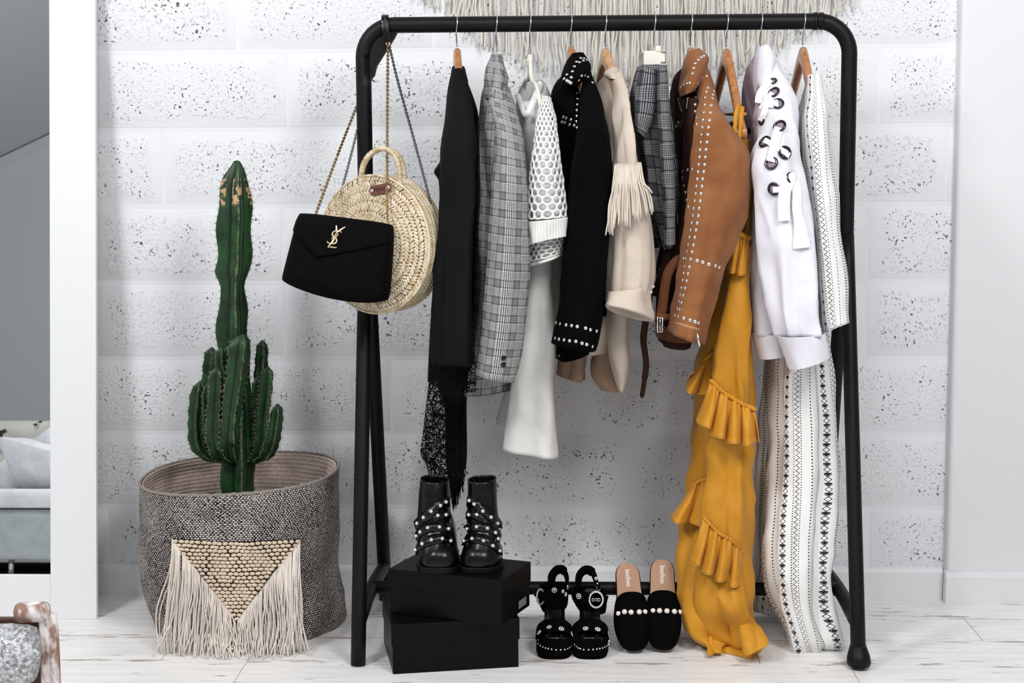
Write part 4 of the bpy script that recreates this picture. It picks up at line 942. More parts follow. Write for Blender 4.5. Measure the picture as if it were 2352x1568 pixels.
def lace_band(zs, wd, lift=.008, th=.002):
    pts = []
    for x, y in zs:
        l, n_ = on([SJ], 1640+x/3.92, 80+y/3.92, -.27); pts.append(l+n_*lift)
    a = Acc(); a.ribbon(smooth_path(pts, 24), wd, th); return bevel(a.make('lace', M_lace_band, g, False), .0006)
for zs, wd in (([(527, 440), (480, 480), (440, 540), (425, 620)], .014), ([(545, 540), (510, 600), (480, 690), (450, 780)], .014), ([(580, 630), (540, 640), (500, 640), (450, 680)], .016),
               ([(597, 850), (575, 930), (550, 1040), (520, 1150)], .02), ([(470, 965), (520, 990), (580, 1030), (640, 1075)], .012), ([(545, 1390), (600, 1385), (650, 1360), (690, 1320)], .013), ([(640, 1075), (650, 1090), (655, 1095)], .012)):
    lace_band(zs, wd)
for pts, wd in (([(1812, 412), (1802, 430), (1800, 460), (1802, 506)], [.026]*21), ([(1816, 412), (1826, 440), (1832, 480), (1836, 520), (1838, 568)], [.02]*12+[.022, .024, .026, .028, .03, .034, .037, .038, .036])):
    q = [];
    for x, y in pts: l, n_ = on([SJ], x, y, -.27); q.append(l+n_*.009)
    a = Acc(); a.ribbon(smooth_path(q, 20), wd, .002); bevel(a.make('lace', M_lace_band, g, False), .0006)
a = Acc(); l, n_ = on([SJ], 1815, 412, -.27); a.ball(l+n_*.009, .0105, 12, 8, (1.0, .5, 1.25)); a.make('lace_knot', M_lace_band, g)

# ------------------------------------------------------------------ 10 printed top and trousers
g = garment('printed_blouse', 'white blouse with black dotted tribal print, last garment before the rack upright', 'blouse', 1845, 170)
loft('body', [(1856, 178, 1880, 172, .0, .04), (1842, 235, 1892, 240, .0, .12), (1832, 275, 1896, 300, .0, .17), (1838, 400, 1904, 400), (1850, 560, 1915, 560), (1870, 680, 1925, 680), (1876, 740, 1925, 740)], M_print, g, folds=[(.006, 6, .2, 1, .1, .5)], crump=.005, seed=91)
loft('sleeve', [(1856, 172, 1884, 168, -.11, .035), (1850, 240, 1893, 235, -.17, .05), (1846, 300, 1901, 300, -.2, .055), (1850, 400, 1913, 400, -.2, .055), (1860, 500, 1925, 500), (1868, 560, 1931, 560), (1874, 640, 1941, 640), (1880, 700, 1943, 700), (1886, 766, 1944, 742, -.2, .06, .008)], M_print, g, folds=[(.006, -4, .2, 1, .1, .5)], crump=.007, seed=92)
g = garment('printed_trousers', 'wide white trousers with vertical black tribal print bunched on the floor', 'trousers', 1840, 500)
loft('front_leg', [(1800, 600, 1890, 600, -.05, .07), (1776, 800, 1896, 800, -.05, .08), (1768, 900, 1900, 900), (1768, 1000, 1905, 1000), (1766, 1100, 1908, 1100, -.06, .08), (1762, 1200, 1905, 1200, -.09, .075), (1760, 1300, 1903, 1300, -.11, .075), (1766, 1370, 1904, 1370, -.11, .075), (1786, 1425, 1908, 1425, -.11, .075), (1803, 1468, 1914, 1465, -.11, .07), (1810, 1488, 1917, 1478, -.1, .06), (1824, 1498, 1906, 1494, -.1, .05)], M_print, g,
     folds=[(.014, -4, .2, .4, .05, .3), (.008, 7, .3, 2, .1, .5), (.010, 3, 1.2, 0, .82, 1)], crump=.010, seed=93, nv=110, nu=96, ce=1.5)
loft('back_leg', [(1790, 600, 1860, 600, .05, .06), (1766, 800, 1860, 800, .05, .07), (1758, 900, 1860, 900), (1752, 1000, 1860, 1000), (1745, 1100, 1850, 1100), (1740, 1200, 1850, 1200, .07, .055), (1734, 1300, 1850, 1300, .09, .055), (1720, 1385, 1840, 1390, .1, .06), (1728, 1400, 1830, 1405, .1, .05)], M_print, g, folds=[(.012, -3, .2, .4, .05, .3), (.006, 6, .3, 2, .1, .5)], crump=.008, seed=94, nv=80)

# ------------------------------------------------------------------ chain links
def chain(path, pitch, r_link, r_wire, name, mat, parent):
    d = [0.0]
    for i in range(1, len(path)): d.append(d[-1]+(path[i]-path[i-1]).length)
    n = int(d[-1]/pitch); a = Acc()
    for k in range(n+1):
        s_ = min(d[-1]-1e-6, k*pitch); i = 0
        while d[i+1] < s_: i += 1
        p = path[i].lerp(path[i+1], (s_-d[i])/max(1e-9, d[i+1]-d[i])); t = (path[i+1]-path[i]).normalized()
        u = t.orthogonal().normalized(); u = Quaternion(t, (k % 2)*PI/2+.6) @ u
        a.tube([p+t*(math.cos(q)*pitch*.78)+u*(math.sin(q)*r_link) for q in [2*PI*j/10 for j in range(10)]], r_wire, 5, True)
    return a.make(name, mat, parent)
M_darksilver = plain('dark_silver', '#5a5b60', .3, 1.0)
M_chaingold = plain('antique_gold', '#9d8152', .3, 1.0)

# ------------------------------------------------------------------ black velvet bag
bag = thing('velvet_bag', 'black velvet flap bag with gold monogram hanging by a gold chain', 'handbag', P(785, 590, -.22))
YB = -.23
TLc, TRc, BRc, BLc = P(686, 486, YB+.01), P(908, 514, YB), P(895, 706, YB), P(642, 657, YB)
def bagpt(u, v, side, extra=0.0):
    a_, b_ = (u+1)/2, (v+1)/2
    p = (TLc*(1-a_)+TRc*a_)*(1-b_)+(BLc*(1-a_)+BRc*a_)*b_
    k = (1-abs(u)**8)*(1-abs(v)**6); h = .044*max(0, k)**.5*(.72+.28*b_)
    c = TLc*.25+TRc*.25+BLc*.25+BRc*.25
    p = p+(c-p)*(.045*abs(u)**5*abs(v)**5)
    q = -.10*abs(u)**1.5*(v > 0)*v**3
    p.z += .018*max(0, v)**4*(1-abs(u)**2)*-1+.012*max(0, v)**4
    quilt = .0012*math.sin((u-v)*14)*k
    return p+Vector((0, side*(h+extra+(quilt if side < 0 else 0)), 0))
V = []; Fc = []; n = 44
for side in (-1, 1):
    for j in range(n+1):
        for i in range(n+1):
            f_ = lambda t: math.sin(t*PI/2)*.35+t*.65
            V.append(bagpt(f_(i/n*2-1), f_(j/n*2-1), side))
for sidx, side in enumerate((-1, 1)):
    b = sidx*(n+1)**2
    for j in range(n):
        for i in range(n):
            q = (b+j*(n+1)+i, b+j*(n+1)+i+1, b+(j+1)*(n+1)+i+1, b+(j+1)*(n+1)+i); Fc.append(q[::-1] if side == -1 else q)
mesh('body', V, Fc, M_velvet, bag)
bag_bvh = BVHTree.FromPolygons([tuple(q) for q in V], Fc)
V = []; Fc = []; n = 40
def vV(u): return -1+2*((.24+(.52-.24)*(u+1)/.6) if u < -.4 else (.52-(.52-.2)*(u+.4)/1.4))
for j in range(n+1):
    for i in range(n+1):
        u = i/n*1.97-.985; v = -.985+(vV(u)+.985)*j/n; V.append(bagpt(u, v, -1, .0035))
for j in range(n):
    for i in range(n): q = (j*(n+1)+i, j*(n+1)+i+1, (j+1)*(n+1)+i+1, (j+1)*(n+1)+i); Fc.append(q[::-1])
solid(mesh('flap', V, Fc, M_velvet, bag), .004)
flap_bvh = BVHTree.FromPolygons([tuple(q) for q in V], Fc)
a = Acc(); a.tube([bagpt(u, vV(u), -1, .0045) for u in [i/60*1.9-.95 for i in range(61)]], .0011, 5); a.make('flap_piping', M_velvet, bag)
strokes = [([(222, 1040), (224, 1062), (226, 1088), (224, 1110)], 8), ([(330, 1054), (285, 1080), (240, 1112), (224, 1130), (206, 1160), (192, 1192)], 8),
           ([(286, 1120), (266, 1104), (236, 1096), (204, 1102), (182, 1122), (178, 1145), (196, 1168), (220, 1188), (230, 1212), (220, 1238), (192, 1252), (150, 1250), (124, 1240), (112, 1224)], 8.5),
           ([(252, 1134), (228, 1160), (200, 1192), (170, 1236), (146, 1264), (124, 1290)], 9.5), ([(122, 1290), (160, 1291), (200, 1298), (228, 1297)], 7), ([(164, 1196), (182, 1180), (206, 1166)], 5)]
mono = Acc()
for pts, wd in strokes:
    q = []
    for x, y in pts:
        l, n_ = on([flap_bvh, bag_bvh], 730+x/5.227, 320+y/5.227, YB-.05); q.append(l+n_*.0022)
    m_ = len(q)*5; q = smooth_path(q, m_); wpx = wd/5.227*.00105*1.6
    mono.ribbon(q, [wpx*(.7+.5*math.sin(PI*(i+.5)/(m_+1))) for i in range(m_+1)], .002)
mono.make('monogram', M_gold, bag, False, 'gold metal monogram of three interlaced letters')
x_l = P(886, 55, 0).x; rb = TR+.004
lp = [Vector((x_l-.004, .024, RH-.05)), Vector((x_l-.004, rb, RH-.01))]+[Vector((x_l-.003+.004*k/10, rb*math.cos(PI*k/10), RH+rb*math.sin(PI*k/10))) for k in range(11)]+[Vector((x_l+.002, -rb-.002, RH-.012)), P(891, 97, -.024)]
a = Acc(); a.ribbon(smooth_path(lp, 40), .0165, .004, lambda p: Vector((0, p.y, p.z-RH+.0001)) if p.z > RH-.012 else Vector((0, -1 if p.y < 0 else 1, 0))); bevel(a.make('shoulder_strap', M_leather, bag), .0012)
a = Acc(); a.tube([P(891, 100, -.024)+Vector((.004*math.cos(t), 0, .005*math.sin(t))) for t in [2*PI*k/14 for k in range(14)]], .0013, 6, True); a.make('strap_ring', M_gold, bag)
chain(smooth_path([P(891, 103, -.024), P(890, 200, -.09), P(889, 350, -.17), P(890, 511, -.235)], 40), .0054, .0028, .00115, 'chain', M_chaingold, bag)
chain(smooth_path([lp[0], P(866, 130, .035), P(840, 195, .038), P(812, 262, -.01), P(770, 370, -.12), P(726, 489, -.225)], 50), .0054, .0028, .00115, 'chain', M_chaingold, bag)

# ------------------------------------------------------------------ round straw bag
m = NT('palm_straw'); v = m.coord(); f = m.noise(v, 60, 3); f2 = m.noise(v, 7, 2)
m.base(m.mix(m.mapr(f, .3, .7), m.mix(m.mapr(f2, .35, .65), srgb('#b99f78'), srgb('#d0bc9a')), srgb('#e3d6bd')), .5, 0, 0, .4); m.bump(f, .3, .001); M_straw = m.m
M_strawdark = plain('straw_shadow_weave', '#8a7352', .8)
AX = math.radians(-31); ct, st_ = math.cos(AX), math.sin(AX)
BC = P(879, 560, -.135); basket = thing('straw_bag', 'round woven straw bag with two handles hanging behind the velvet bag', 'handbag', BC)
RBg = .1562; EX = Vector((ct, st_, 0)); NZ = Vector((st_, -ct, 0)) if False else Vector((math.sin(AX), -math.cos(AX), 0))
def dome(r, th, d=0.0, side=1):
    k = r/RBg; h = .030+.026*(1-k**2.6)
    return BC+EX*(r*math.cos(th))+Vector((0, 0, 1))*(r*math.sin(th))+NZ*(side*(h+d))
a = Acc(); nr, na = 14, 64; V = []; Fc = []
for side in (1, -1):
    for i in range(nr+1):
        for k in range(na): V.append(dome(RBg*max(.001, i/nr), 2*PI*k/na, -.002, side))
for s_ in range(2):
    for i in range(nr):
        for k in range(na):
            l = (k+1) % na; b = s_*(nr+1)*na; q = (b+i*na+k, b+i*na+l, b+(i+1)*na+l, b+(i+1)*na+k); Fc.append(q if s_ else q[::-1])
for k in range(na):
    l = (k+1) % na; Fc.append((nr*na+k, nr*na+l, (2*nr+1)*na+l, (2*nr+1)*na+k))
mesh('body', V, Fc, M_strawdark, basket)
body_bvh = BVHTree.FromPolygons([tuple(q) for q in V], Fc)
wv = Acc(); rs = random.Random(9)
def strand(acc, c, d, nrm, L_, W_, T_):
    d = d.normalized(); b = nrm.cross(d).normalized(); v = []
    for s_, wk, hk in ((-1, .45, -.3), (-.55, .95, .75), (.55, .95, .75), (1, .45, -.3)):
        for e, hh in ((-1, 0), (-.5, 1), (.5, 1), (1, 0)): v.append(c+d*(L_*s_/2)+b*(W_*wk*e/2)+nrm*(T_*hk*(.25+.75*hh)))
    f = [(i*4+j, i*4+j+1, i*4+5+j, i*4+4+j) for i in range(3) for j in range(3)]
    acc.add(v, f)
ringn = 13; pr = (RBg-.012)/ringn
for side in (1, -1):
    for i in range(ringn):
        r_ = .010+pr*(i+.5); cnt = max(5, int(2*PI*r_/.0078))
        if side < 0 and i < 8: continue
        for k in range(cnt):
            th = 2*PI*(k+.5*(i % 2))/cnt+rs.uniform(-.01, .01)
            c = dome(r_, th, .0, side); nn = (NZ*side+(EX*math.cos(th)+Vector((0, 0, 1))*math.sin(th))*.25*(r_/RBg)).normalized()
            er = (EX*math.cos(th)+Vector((0, 0, 1))*math.sin(th)); et = (-EX*math.sin(th)+Vector((0, 0, 1))*math.cos(th))
            sl = .75 if i % 2 else -.75
            strand(wv, c, er+et*sl, nn, pr*1.55, .0068, .0024*rs.uniform(.8, 1.3))
for band in range(5):
    zz_ = -.026+.013*band
    for k in range(128):
        th = 2*PI*(k+.5*(band % 2))/128; er = (EX*math.cos(th)+Vector((0, 0, 1))*math.sin(th)); et = (-EX*math.sin(th)+Vector((0, 0, 1))*math.cos(th))
        strand(wv, BC+er*(RBg-.0005)+NZ*zz_, NZ+et*(.8 if band % 2 else -.8), er, .019, .0064, .0024)
wv.make('woven_straw', M_straw, basket, True, None, 'stuff')
a = Acc(); a.tube([BC+EX*((RBg+.0005)*math.cos(t))+Vector((0, 0, (RBg+.0005)*math.sin(t)))+NZ*.033 for t in [2*PI*k/90 for k in range(90)]], .0032, 7, True); a.make('rim_cord', M_straw, basket)
for dy, xo, nm in ((-.20, 0, 'handle'), (-.09, 9, 'handle')):
    pts = smooth_path([P(829+xo*.3, 425, dy), P(829+xo*.3, 400, dy), P(836+xo*.4, 372, dy), P(854+xo*.6, 350, dy), P(876+xo, 341, dy), P(898+xo, 349, dy), P(912+xo*1.2, 370, dy), P(918+xo*1.3, 400, dy), P(918+xo*1.3, 424, dy)], 60)
    a = Acc(); a.tube(pts, [.0048+.0007*math.sin(i*2.2) for i in range(61)], 10); hd_ = a.make(nm, M_straw, basket)
    a = Acc()
    for j in range(2):
        hel = []
        for i in range(61*3):
            q = i/(61*3-1)*60; i0 = min(59, int(q)); p = pts[i0].lerp(pts[i0+1], q-i0); t = (pts[i0+1]-pts[i0]).normalized(); s1 = Vector((0, 1, 0)); s2 = t.cross(s1)
            an = i*.75+j*PI; hel.append(p+(s1*math.cos(an)+s2*math.sin(an))*.0049)
        a.tube(hel, .0014, 4)
    a.make('cord_wrap', M_straw, hd_)
tagc = [on([body_bvh], x, y, -.2)[0] for x, y in ((853, 426), (860, 446), (905, 441), (909, 424), (903, 419), (858, 425))]
M_tag = plain('tooled_leather', '#6d3f36', .45, var=.15, vs_=60, bump=.2, bs=200)
c0 = on([body_bvh], 880, 434, -.2)[0]; tn = NZ; ex = (P(906, 430, c0.y)-P(855, 438, c0.y)); ex = (ex-tn*ex.dot(tn)).normalized(); ez = ex.cross(tn)*-1
if ez.z < 0: ez = -ez
hwid, hh_ = .0305, .0105
out_ = [(-hwid, 0), (-hwid+.006, -hh_), (hwid-.006, -hh_), (hwid, -.003), (hwid-.001, .004), (hwid-.006, hh_), (-hwid+.005, hh_)]
V = []; 
for d in (.009, .0115): V += [c0+ex*x+ez*y+tn*d for x, y in out_]
n = len(out_); Fc = [tuple(range(n-1, -1, -1)), tuple(range(n, 2*n))]+[(i, (i+1) % n, n+(i+1) % n, n+i) for i in range(n)]
ltag = mesh('leather_tag', V, Fc, M_tag, basket, False)
for x in (-.024, .024): put('rivet', stud_me, c0+ex*x+tn*.0112, tn, .0046, ltag)
def text_mesh(name, txt, size, M, mat, parent, ext=.0003, shear=0.0, spacing=1.0, bold=0.0):
    cu = bpy.data.curves.new('lettering', 'FONT'); cu.body = txt; cu.size = size; cu.extrude = ext; cu.align_x = 'CENTER'; cu.align_y = 'CENTER'; cu.shear = shear; cu.space_character = spacing; cu.offset = bold
    to = bpy.data.objects.new('lettering', cu); C.objects.link(to); dg = bpy.context.evaluated_depsgraph_get()
    me = bpy.data.meshes.new_from_object(to.evaluated_get(dg)); bpy.data.objects.remove(to); off = wl(parent)
    me.transform(Matrix.Translation(-off) @ M); me.materials.clear(); me.materials.append(mat); return link(name, me, parent)
def frame(o_, x, y, z): return Matrix(((x.x, y.x, z.x, o_.x), (x.y, y.y, z.y, o_.y), (x.z, y.z, z.z, o_.z), (0, 0, 0, 1)))
text_mesh('embossed_lettering', 'Melou', .0145, frame(c0+tn*.0117, ex, ez, tn), plain('burnt_lettering', '#33140f', .6), ltag, .0002, .25)
chain(smooth_path([P(893, 100, -.012), P(912, 180, -.06), P(945, 300, -.13), P(972, 400, -.17), P(990, 468, -.19)], 40), .0052, .0027, .0011, 'chain', M_darksilver, basket)
chain(smooth_path([P(884, 45, -.022), P(883, 37, 0), P(882, 60, .024), P(874, 110, .035), P(846, 205, .036), P(820, 302, -.01), P(800, 380, -.04), P(780, 452, -.07)], 50), .0052, .0027, .0011, 'chain', M_darksilver, basket)
chain(smooth_path([P(893, 100, -.012), P(889, 70, -.0235), P(886, 50, -.0235), P(884, 42, -.018)], 12), .0052, .0027, .0011, 'chain', M_darksilver, basket)

# ------------------------------------------------------------------ macrame hanging on the wall
mac = thing('macrame_hanging', 'cream macrame wall hanging with long cotton cords behind the rack', 'wall hanging', (P(1450, 0, .29).x, .28, 1.66))
M_cord = fabric('cotton_cord', '#dad5ca', .9, weave=500, bump=.6)
M_dowel = wood('driftwood', '#8f7a64', '#a8927a')
env = [(955, -5), (962, 8), (985, 25), (1010, 22), (1050, 62), (1100, 104), (1150, 130), (1200, 150), (1250, 172), (1300, 190), (1450, 200), (1600, 195), (1680, 172), (1740, 142), (1790, 116), (1850, 86), (1900, 60), (1950, 24), (1968, -4)]
a = Acc(); a.tube([Vector((P(930, 0, .28).x, .282, 1.66)), Vector((P(1990, 0, .28).x, .282, 1.66))], .011, 12); a.make('dowel', M_dowel, mac)
rc = random.Random(11); xs = []
x = 958
while x < 1966: xs.append(x); x += rc.choice((4.2, 5.2, 6.2, 8.2, 10.5, 5.2))
for i, x in enumerate(xs):
    for (ax, ay), (bx, by) in zip(env, env[1:]):
        if ax <= x <= bx: ye = ay+(by-ay)*(x-ax)/(bx-ax)
    ye += rc.uniform(-26, 10); yw = .283+rc.uniform(-.008, .008); a = Acc()
    top_ = P(x, 0, yw); end = P(x+rc.uniform(-9, 9), ye, yw); pts = [Vector((top_.x+rc.uniform(-.003, .003), yw, 1.655))]
    n = 7
    for k in range(1, n+1):
        t = k/n; amp = .0035*t+.0015
        pts.append(Vector((top_.x+(end.x-top_.x)*t*t+rc.uniform(-amp, amp), yw+rc.uniform(-.003, .003), 1.655+(end.z-1.655)*t)))
    if rc.random() < .25: pts[-1].x += rc.choice((-1, 1))*rc.uniform(.004, .012)
    a.tube(smooth_path(pts, 26), rc.uniform(.0021, .0029), 6); a.make('cord', M_cord, mac)

# ------------------------------------------------------------------ woven basket with cactus
def woven():
    m = NT('salt_and_pepper_weave'); u, v = m.uv()
    pu, pv = .0068, .0047
    row = m.mt('FLOOR', m.mt('DIVIDE', v, pv)); uu = m.mt('ADD', m.mt('DIVIDE', u, pu), m.mt('ADD', m.mt('MULTIPLY', m.mt('MODULO', row, 2.0), .5), m.mt('MULTIPLY', m.mt('SUBTRACT', m.noise(m.coord(), 110, 2), .5), 1.3)))
    fu = m.mt('SUBTRACT', m.mt('FRACT', uu), .5); fv = m.mt('SUBTRACT', m.mt('FRACT', m.mt('DIVIDE', v, pv)), .5)
    d = m.mt('ADD', m.mt('MULTIPLY', m.mt('MULTIPLY', fu, fu), 4.6), m.mt('MULTIPLY', m.mt('MULTIPLY', fv, fv), 4.0))
    n_ = m.noise(m.coord(), 190, 3); d = m.mt('ADD', d, m.mt('MULTIPLY', m.mt('SUBTRACT', n_, .5), 1.7))
    big = m.mapr(m.noise(m.coord(), 10, 2), .35, .65, -.10, .10)
    s_ = m.mapr(m.mt('ADD', d, big), .42, .8, 1, 0)
    m.base(m.mix(s_, srgb('#211d20'), srgb('#c6bcb5')), .92, 0, .0, .15); m.bump(s_, .8, .003); return m.m
M_weave = woven()
def coil():
    m = NT('coiled_lining'); u, v = m.uv(); w_ = m.mt('SINE', m.mt('MULTIPLY', v, 2*PI/.0095)); n_ = m.noise(m.coord(), 130, 2)
    m.base(m.mix(m.mapr(n_, .3, .7), srgb('#b7a499'), srgb('#cab9ae')), .9, 0, 0, .2); m.bump(m.mt('ADD', m.mt('MULTIPLY', w_, .5), n_), .5, .002); return m.m
pot = thing('woven_basket', 'dark salt and pepper woven basket with fringed cream patch holding the cactus', 'basket', (P(557, 1400, .06).x, .06, 0))
BY0 = .065
WL = loft('wall', [(330, 1096, 775, 1076, BY0, .2, -.012), (331, 1130, 776, 1118, BY0, .202, -.008), (333, 1200, 775, 1200, BY0, .205), (335, 1280, 773, 1280, BY0, .2), (342, 1350, 780, 1350, BY0, .2), (360, 1402, 786, 1412, BY0, .205), (368, 1430, 776, 1436, BY0, .2)], M_weave, pot, nu=120, crump=.012, seed=101, cs=(7, 7, 6), thick=.004, nv=60)
WI = loft('lining', [(336, 1096, 769, 1077, BY0, .194, -.012), (338, 1130, 770, 1118, BY0, .195, -.008), (342, 1200, 766, 1200, BY0, .196), (346, 1260, 762, 1260, BY0, .19)], coil(), pot, nu=120, crump=.012, seed=101, cs=(7, 7, 6), thick=.002, nv=40)
a = Acc(); a.tube([WL.pos(k/160, 0)+Vector((0, 0, .001)) for k in range(160)], [.0036+.0012*math.sin(k*2.4) for k in range(160)], 7, True); a.make('rim_binding', fabric('speckled_binding', '#8d857f', .9, weave=260, bump=1), pot)
sc_ = P(557, 1240, BY0); zsoil = .2
a = Acc(); n = 40; a.add([Vector((sc_.x, BY0, zsoil+.01))]+[Vector((sc_.x+.205*math.cos(2*PI*k/n), BY0+.18*math.sin(2*PI*k/n), zsoil)) for k in range(n)], [(0, 1+k, 1+(k+1) % n) for k in range(n)]); soil = a.make('soil', plain('potting_soil', '#1c1512', .95, var=.4, vs_=40, bump=1, bs=90, bd=.008), pot); 
# patch
tri = Acc(); rows = 22; V = []; Fc = []; nn_ = 14
for j in range(rows+1):
    t = j/rows; y = 1236+186*t; xl_ = 400+142*t; xr_ = 686-140*t
    for i in range(nn_+1):
        x = xl_+(xr_-xl_)*i/nn_; l, n_ = on([WL], x, y+6*math.sin(PI*i/nn_)*(1-t), -.15); V.append(l+n_*.004)
for j in range(rows):
    for i in range(nn_): q = j*(nn_+1)+i; Fc.append((q, q+1, q+nn_+2, q+nn_+1))
M_patch = plain('patch_ground', '#2a211b', .95)
mesh('patch', V, Fc, M_patch, pot)
stt = Acc(); rp = random.Random(4)
for j in range(21):
    t = (j+.4)/21; y = 1238+186*t; xl_ = 402+140*t; xr_ = 684-138*t; 
    for i in range(-13, 14):
        x = 543+(i+.5*(j % 2))*12.4+rp.uniform(-.8, .8)
        if x > xr_+1 or x < xl_-1: continue
        l, n_ = on([WL], x, y+6*math.sin(PI*(x-400)/286)*(1-t), -.15); l = l+n_*.0055
        b = Acc(); b.ball((0, 0, 0), 1, 8, 5, (.0071*rp.uniform(.9, 1.08), .0028, .0044)); rot = Quaternion((0, 1, 0), rp.uniform(-.15, .15)); b.xf(Matrix.Translation(l) @ rot.to_matrix().to_4x4()); stt.add(b.v, b.f)
M_cream = fabric('cream_cotton_yarn', '#d8c5ae', .9, weave=600, bump=.5)
stt.make('woven_stitches', M_cream, pot, True, None, 'stuff')
M_fr = fabric('natural_cotton_fringe', '#e2d9d0', .9, weave=700, bump=.4)
fr_ = Acc()
for k in range(330):
    side = k % 2; t = rp.random()**1.15
    if side == 0: x0, y0 = 398+142*t, 1236+184*t
    else: x0, y0 = 688-142*t, 1238+184*t
    ye = 1478+rp.uniform(-8, 22)+(14*(1-abs(t-.7))); sgn = -1 if side == 0 else 1
    x1 = x0+(-24*(1-t)**1.2 if side == 0 else 8*(1-t))+rp.gauss(0, 7)+ (6 if side == 0 else -6)*t
    l, n_ = on([WL], x0, y0, -.15); yb_ = l.y-.012
    ysurf = min(yb_, -.15)-rp.uniform(.004, .02)
    e = P(x1, ye, ysurf-.018)
    if e.z < .003: e = G(x1, ye, .003)
    mid1 = P(x0+(x1-x0)*.25+rp.gauss(0, 2), y0+(ye-y0)*.3, ysurf); mid2 = P(x0+(x1-x0)*.7+rp.gauss(0, 5), y0+(ye-y0)*.68, ysurf-.008)
    if rp.random() < .3 and e.z < .02: e = e+Vector((rp.uniform(-.02, .02), -.012, -e.z+.003))
    fr_.tube(smooth_path([l+n_*.004, mid1, mid2, e], 12), rp.uniform(.0011, .0017), 5)
fr_.make('fringe', M_fr, pot, True, None, 'stuff')

def cactus_mat():
    m = NT('cactus_skin'); u, v = m.uv(); n1 = m.noise(m.coord(), 22, 4, .6); n2 = m.noise(m.coord(), 70, 3)
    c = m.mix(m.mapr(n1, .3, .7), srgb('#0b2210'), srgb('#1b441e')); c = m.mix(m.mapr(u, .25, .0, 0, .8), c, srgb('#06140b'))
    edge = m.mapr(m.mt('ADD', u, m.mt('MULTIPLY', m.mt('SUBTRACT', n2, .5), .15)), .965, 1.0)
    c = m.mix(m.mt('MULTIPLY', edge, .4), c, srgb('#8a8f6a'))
    sp = m.n('ShaderNodeSeparateXYZ'); m.set(sp.inputs[0], m.n('ShaderNodeNewGeometry').outputs['Position'])
    scar = m.mt('MULTIPLY', m.mt('MULTIPLY', m.mapr(sp.outputs[2], SCZ0, SCZ0+.012), m.mapr(sp.outputs[2], SCZ1, SCZ1-.012)), m.mt('MULTIPLY', m.mapr(n2, .5, .56), m.mapr(u, .35, .6)))
    c = m.mix(scar, c, srgb('#b9966b'))
    m.base(c, .42, 0, 0, .45); m.bump(n2, .15, .002); return m.m
SCZ0, SCZ1 = P(540, 475, .06).z, P(540, 405, .06).z
M_cactus = cactus_mat(); M_spine = plain('pale_spine', '#8d8570', .6)
cac = thing('cactus', 'tall dark green candelabra cactus with many short arms, growing in the woven basket', 'cactus', (P(548, 1240, .06).x, .06, zsoil))
SP = Acc()
def column(name, pts, ribs, phi, seed, tip=True, nv=64):
    rows = []
    for x, y, d, hw in pts:
        p = P(x, y, d); k = (P(x+hw, y, d)-p).length; rows.append((p.x, p.y, p.z, k, 0, 0))
    R_ = catmull([r[:3]+(r[3], 0., 0.) for r in rows], nv); nu = ribs*10; V = []; Fc = []; U = []; col = []
    for j, r in enumerate(R_):
        t = j/nv
        for k in range(nu):
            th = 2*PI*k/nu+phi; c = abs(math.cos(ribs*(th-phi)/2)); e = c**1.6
            wob = 1+.07*math.sin(t*46+seed+math.floor(k/10+.5)*1.7)*e+.03*math.sin(t*17+seed)
            rad = r[3]*(.50+.50*e)*wob
            V.append(Vector((r[0]+rad*math.cos(th), r[1]+rad*math.sin(th), r[2]))); col.append(e)
    for j in range(nv):
        for k in range(nu):
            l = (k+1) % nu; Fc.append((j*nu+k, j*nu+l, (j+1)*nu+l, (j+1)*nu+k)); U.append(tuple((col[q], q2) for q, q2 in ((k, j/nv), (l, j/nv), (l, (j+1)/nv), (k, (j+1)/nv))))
    V.append(Vector(R_[0][:3])+Vector((0, 0, .003))); col.append(.5)
    for k in range(nu): Fc.append((len(V)-1, (k+1) % nu, k)); U.append(((.5, 0), (.6, 0), (.6, 0)))
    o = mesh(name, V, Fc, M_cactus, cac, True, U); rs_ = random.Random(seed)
    for j in range(2, nv-1, 2):
        for k in range(ribs):
            q = V[j*nu+k*10]; cc = Vector(R_[j][:3]); d = (q-cc); 
            if d.length < 1e-4: continue
            d.normalize()
            for s_ in (-1, 1): SP.tube([q-d*.001, q+d*.006+Vector((rs_.uniform(-.002, .002), rs_.uniform(-.002, .002), s_*.003+.001))], [.0009, .0002], 3, cap=False)
    return o
Z3 = lambda x, y, d, hw: (300+x/1.96, 350+y/1.96, d, hw/1.96)
column('stem', [Z3(478, 40, .05, 14), Z3(478, 75, .05, 34), Z3(473, 110, .05, 52), Z3(470, 170, .05, 68), Z3(470, 270, .05, 78), Z3(467, 380, .05, 82), Z3(466, 480, .05, 80), Z3(460, 535, .05, 78), Z3(461, 575, .05, 62), Z3(461, 600, .05, 54), Z3(460, 640, .05, 56), Z3(459, 720, .05, 66), Z3(458, 800, .05, 70), Z3(462, 900, .05, 70), Z3(475, 1050, .05, 72), Z3(482, 1250, .05, 74), Z3(484, 1400, .05, 76), Z3(484, 1560, .05, 76), Z3(484, 1700, .05, 70)], 4, -1.15, 1, nv=110)
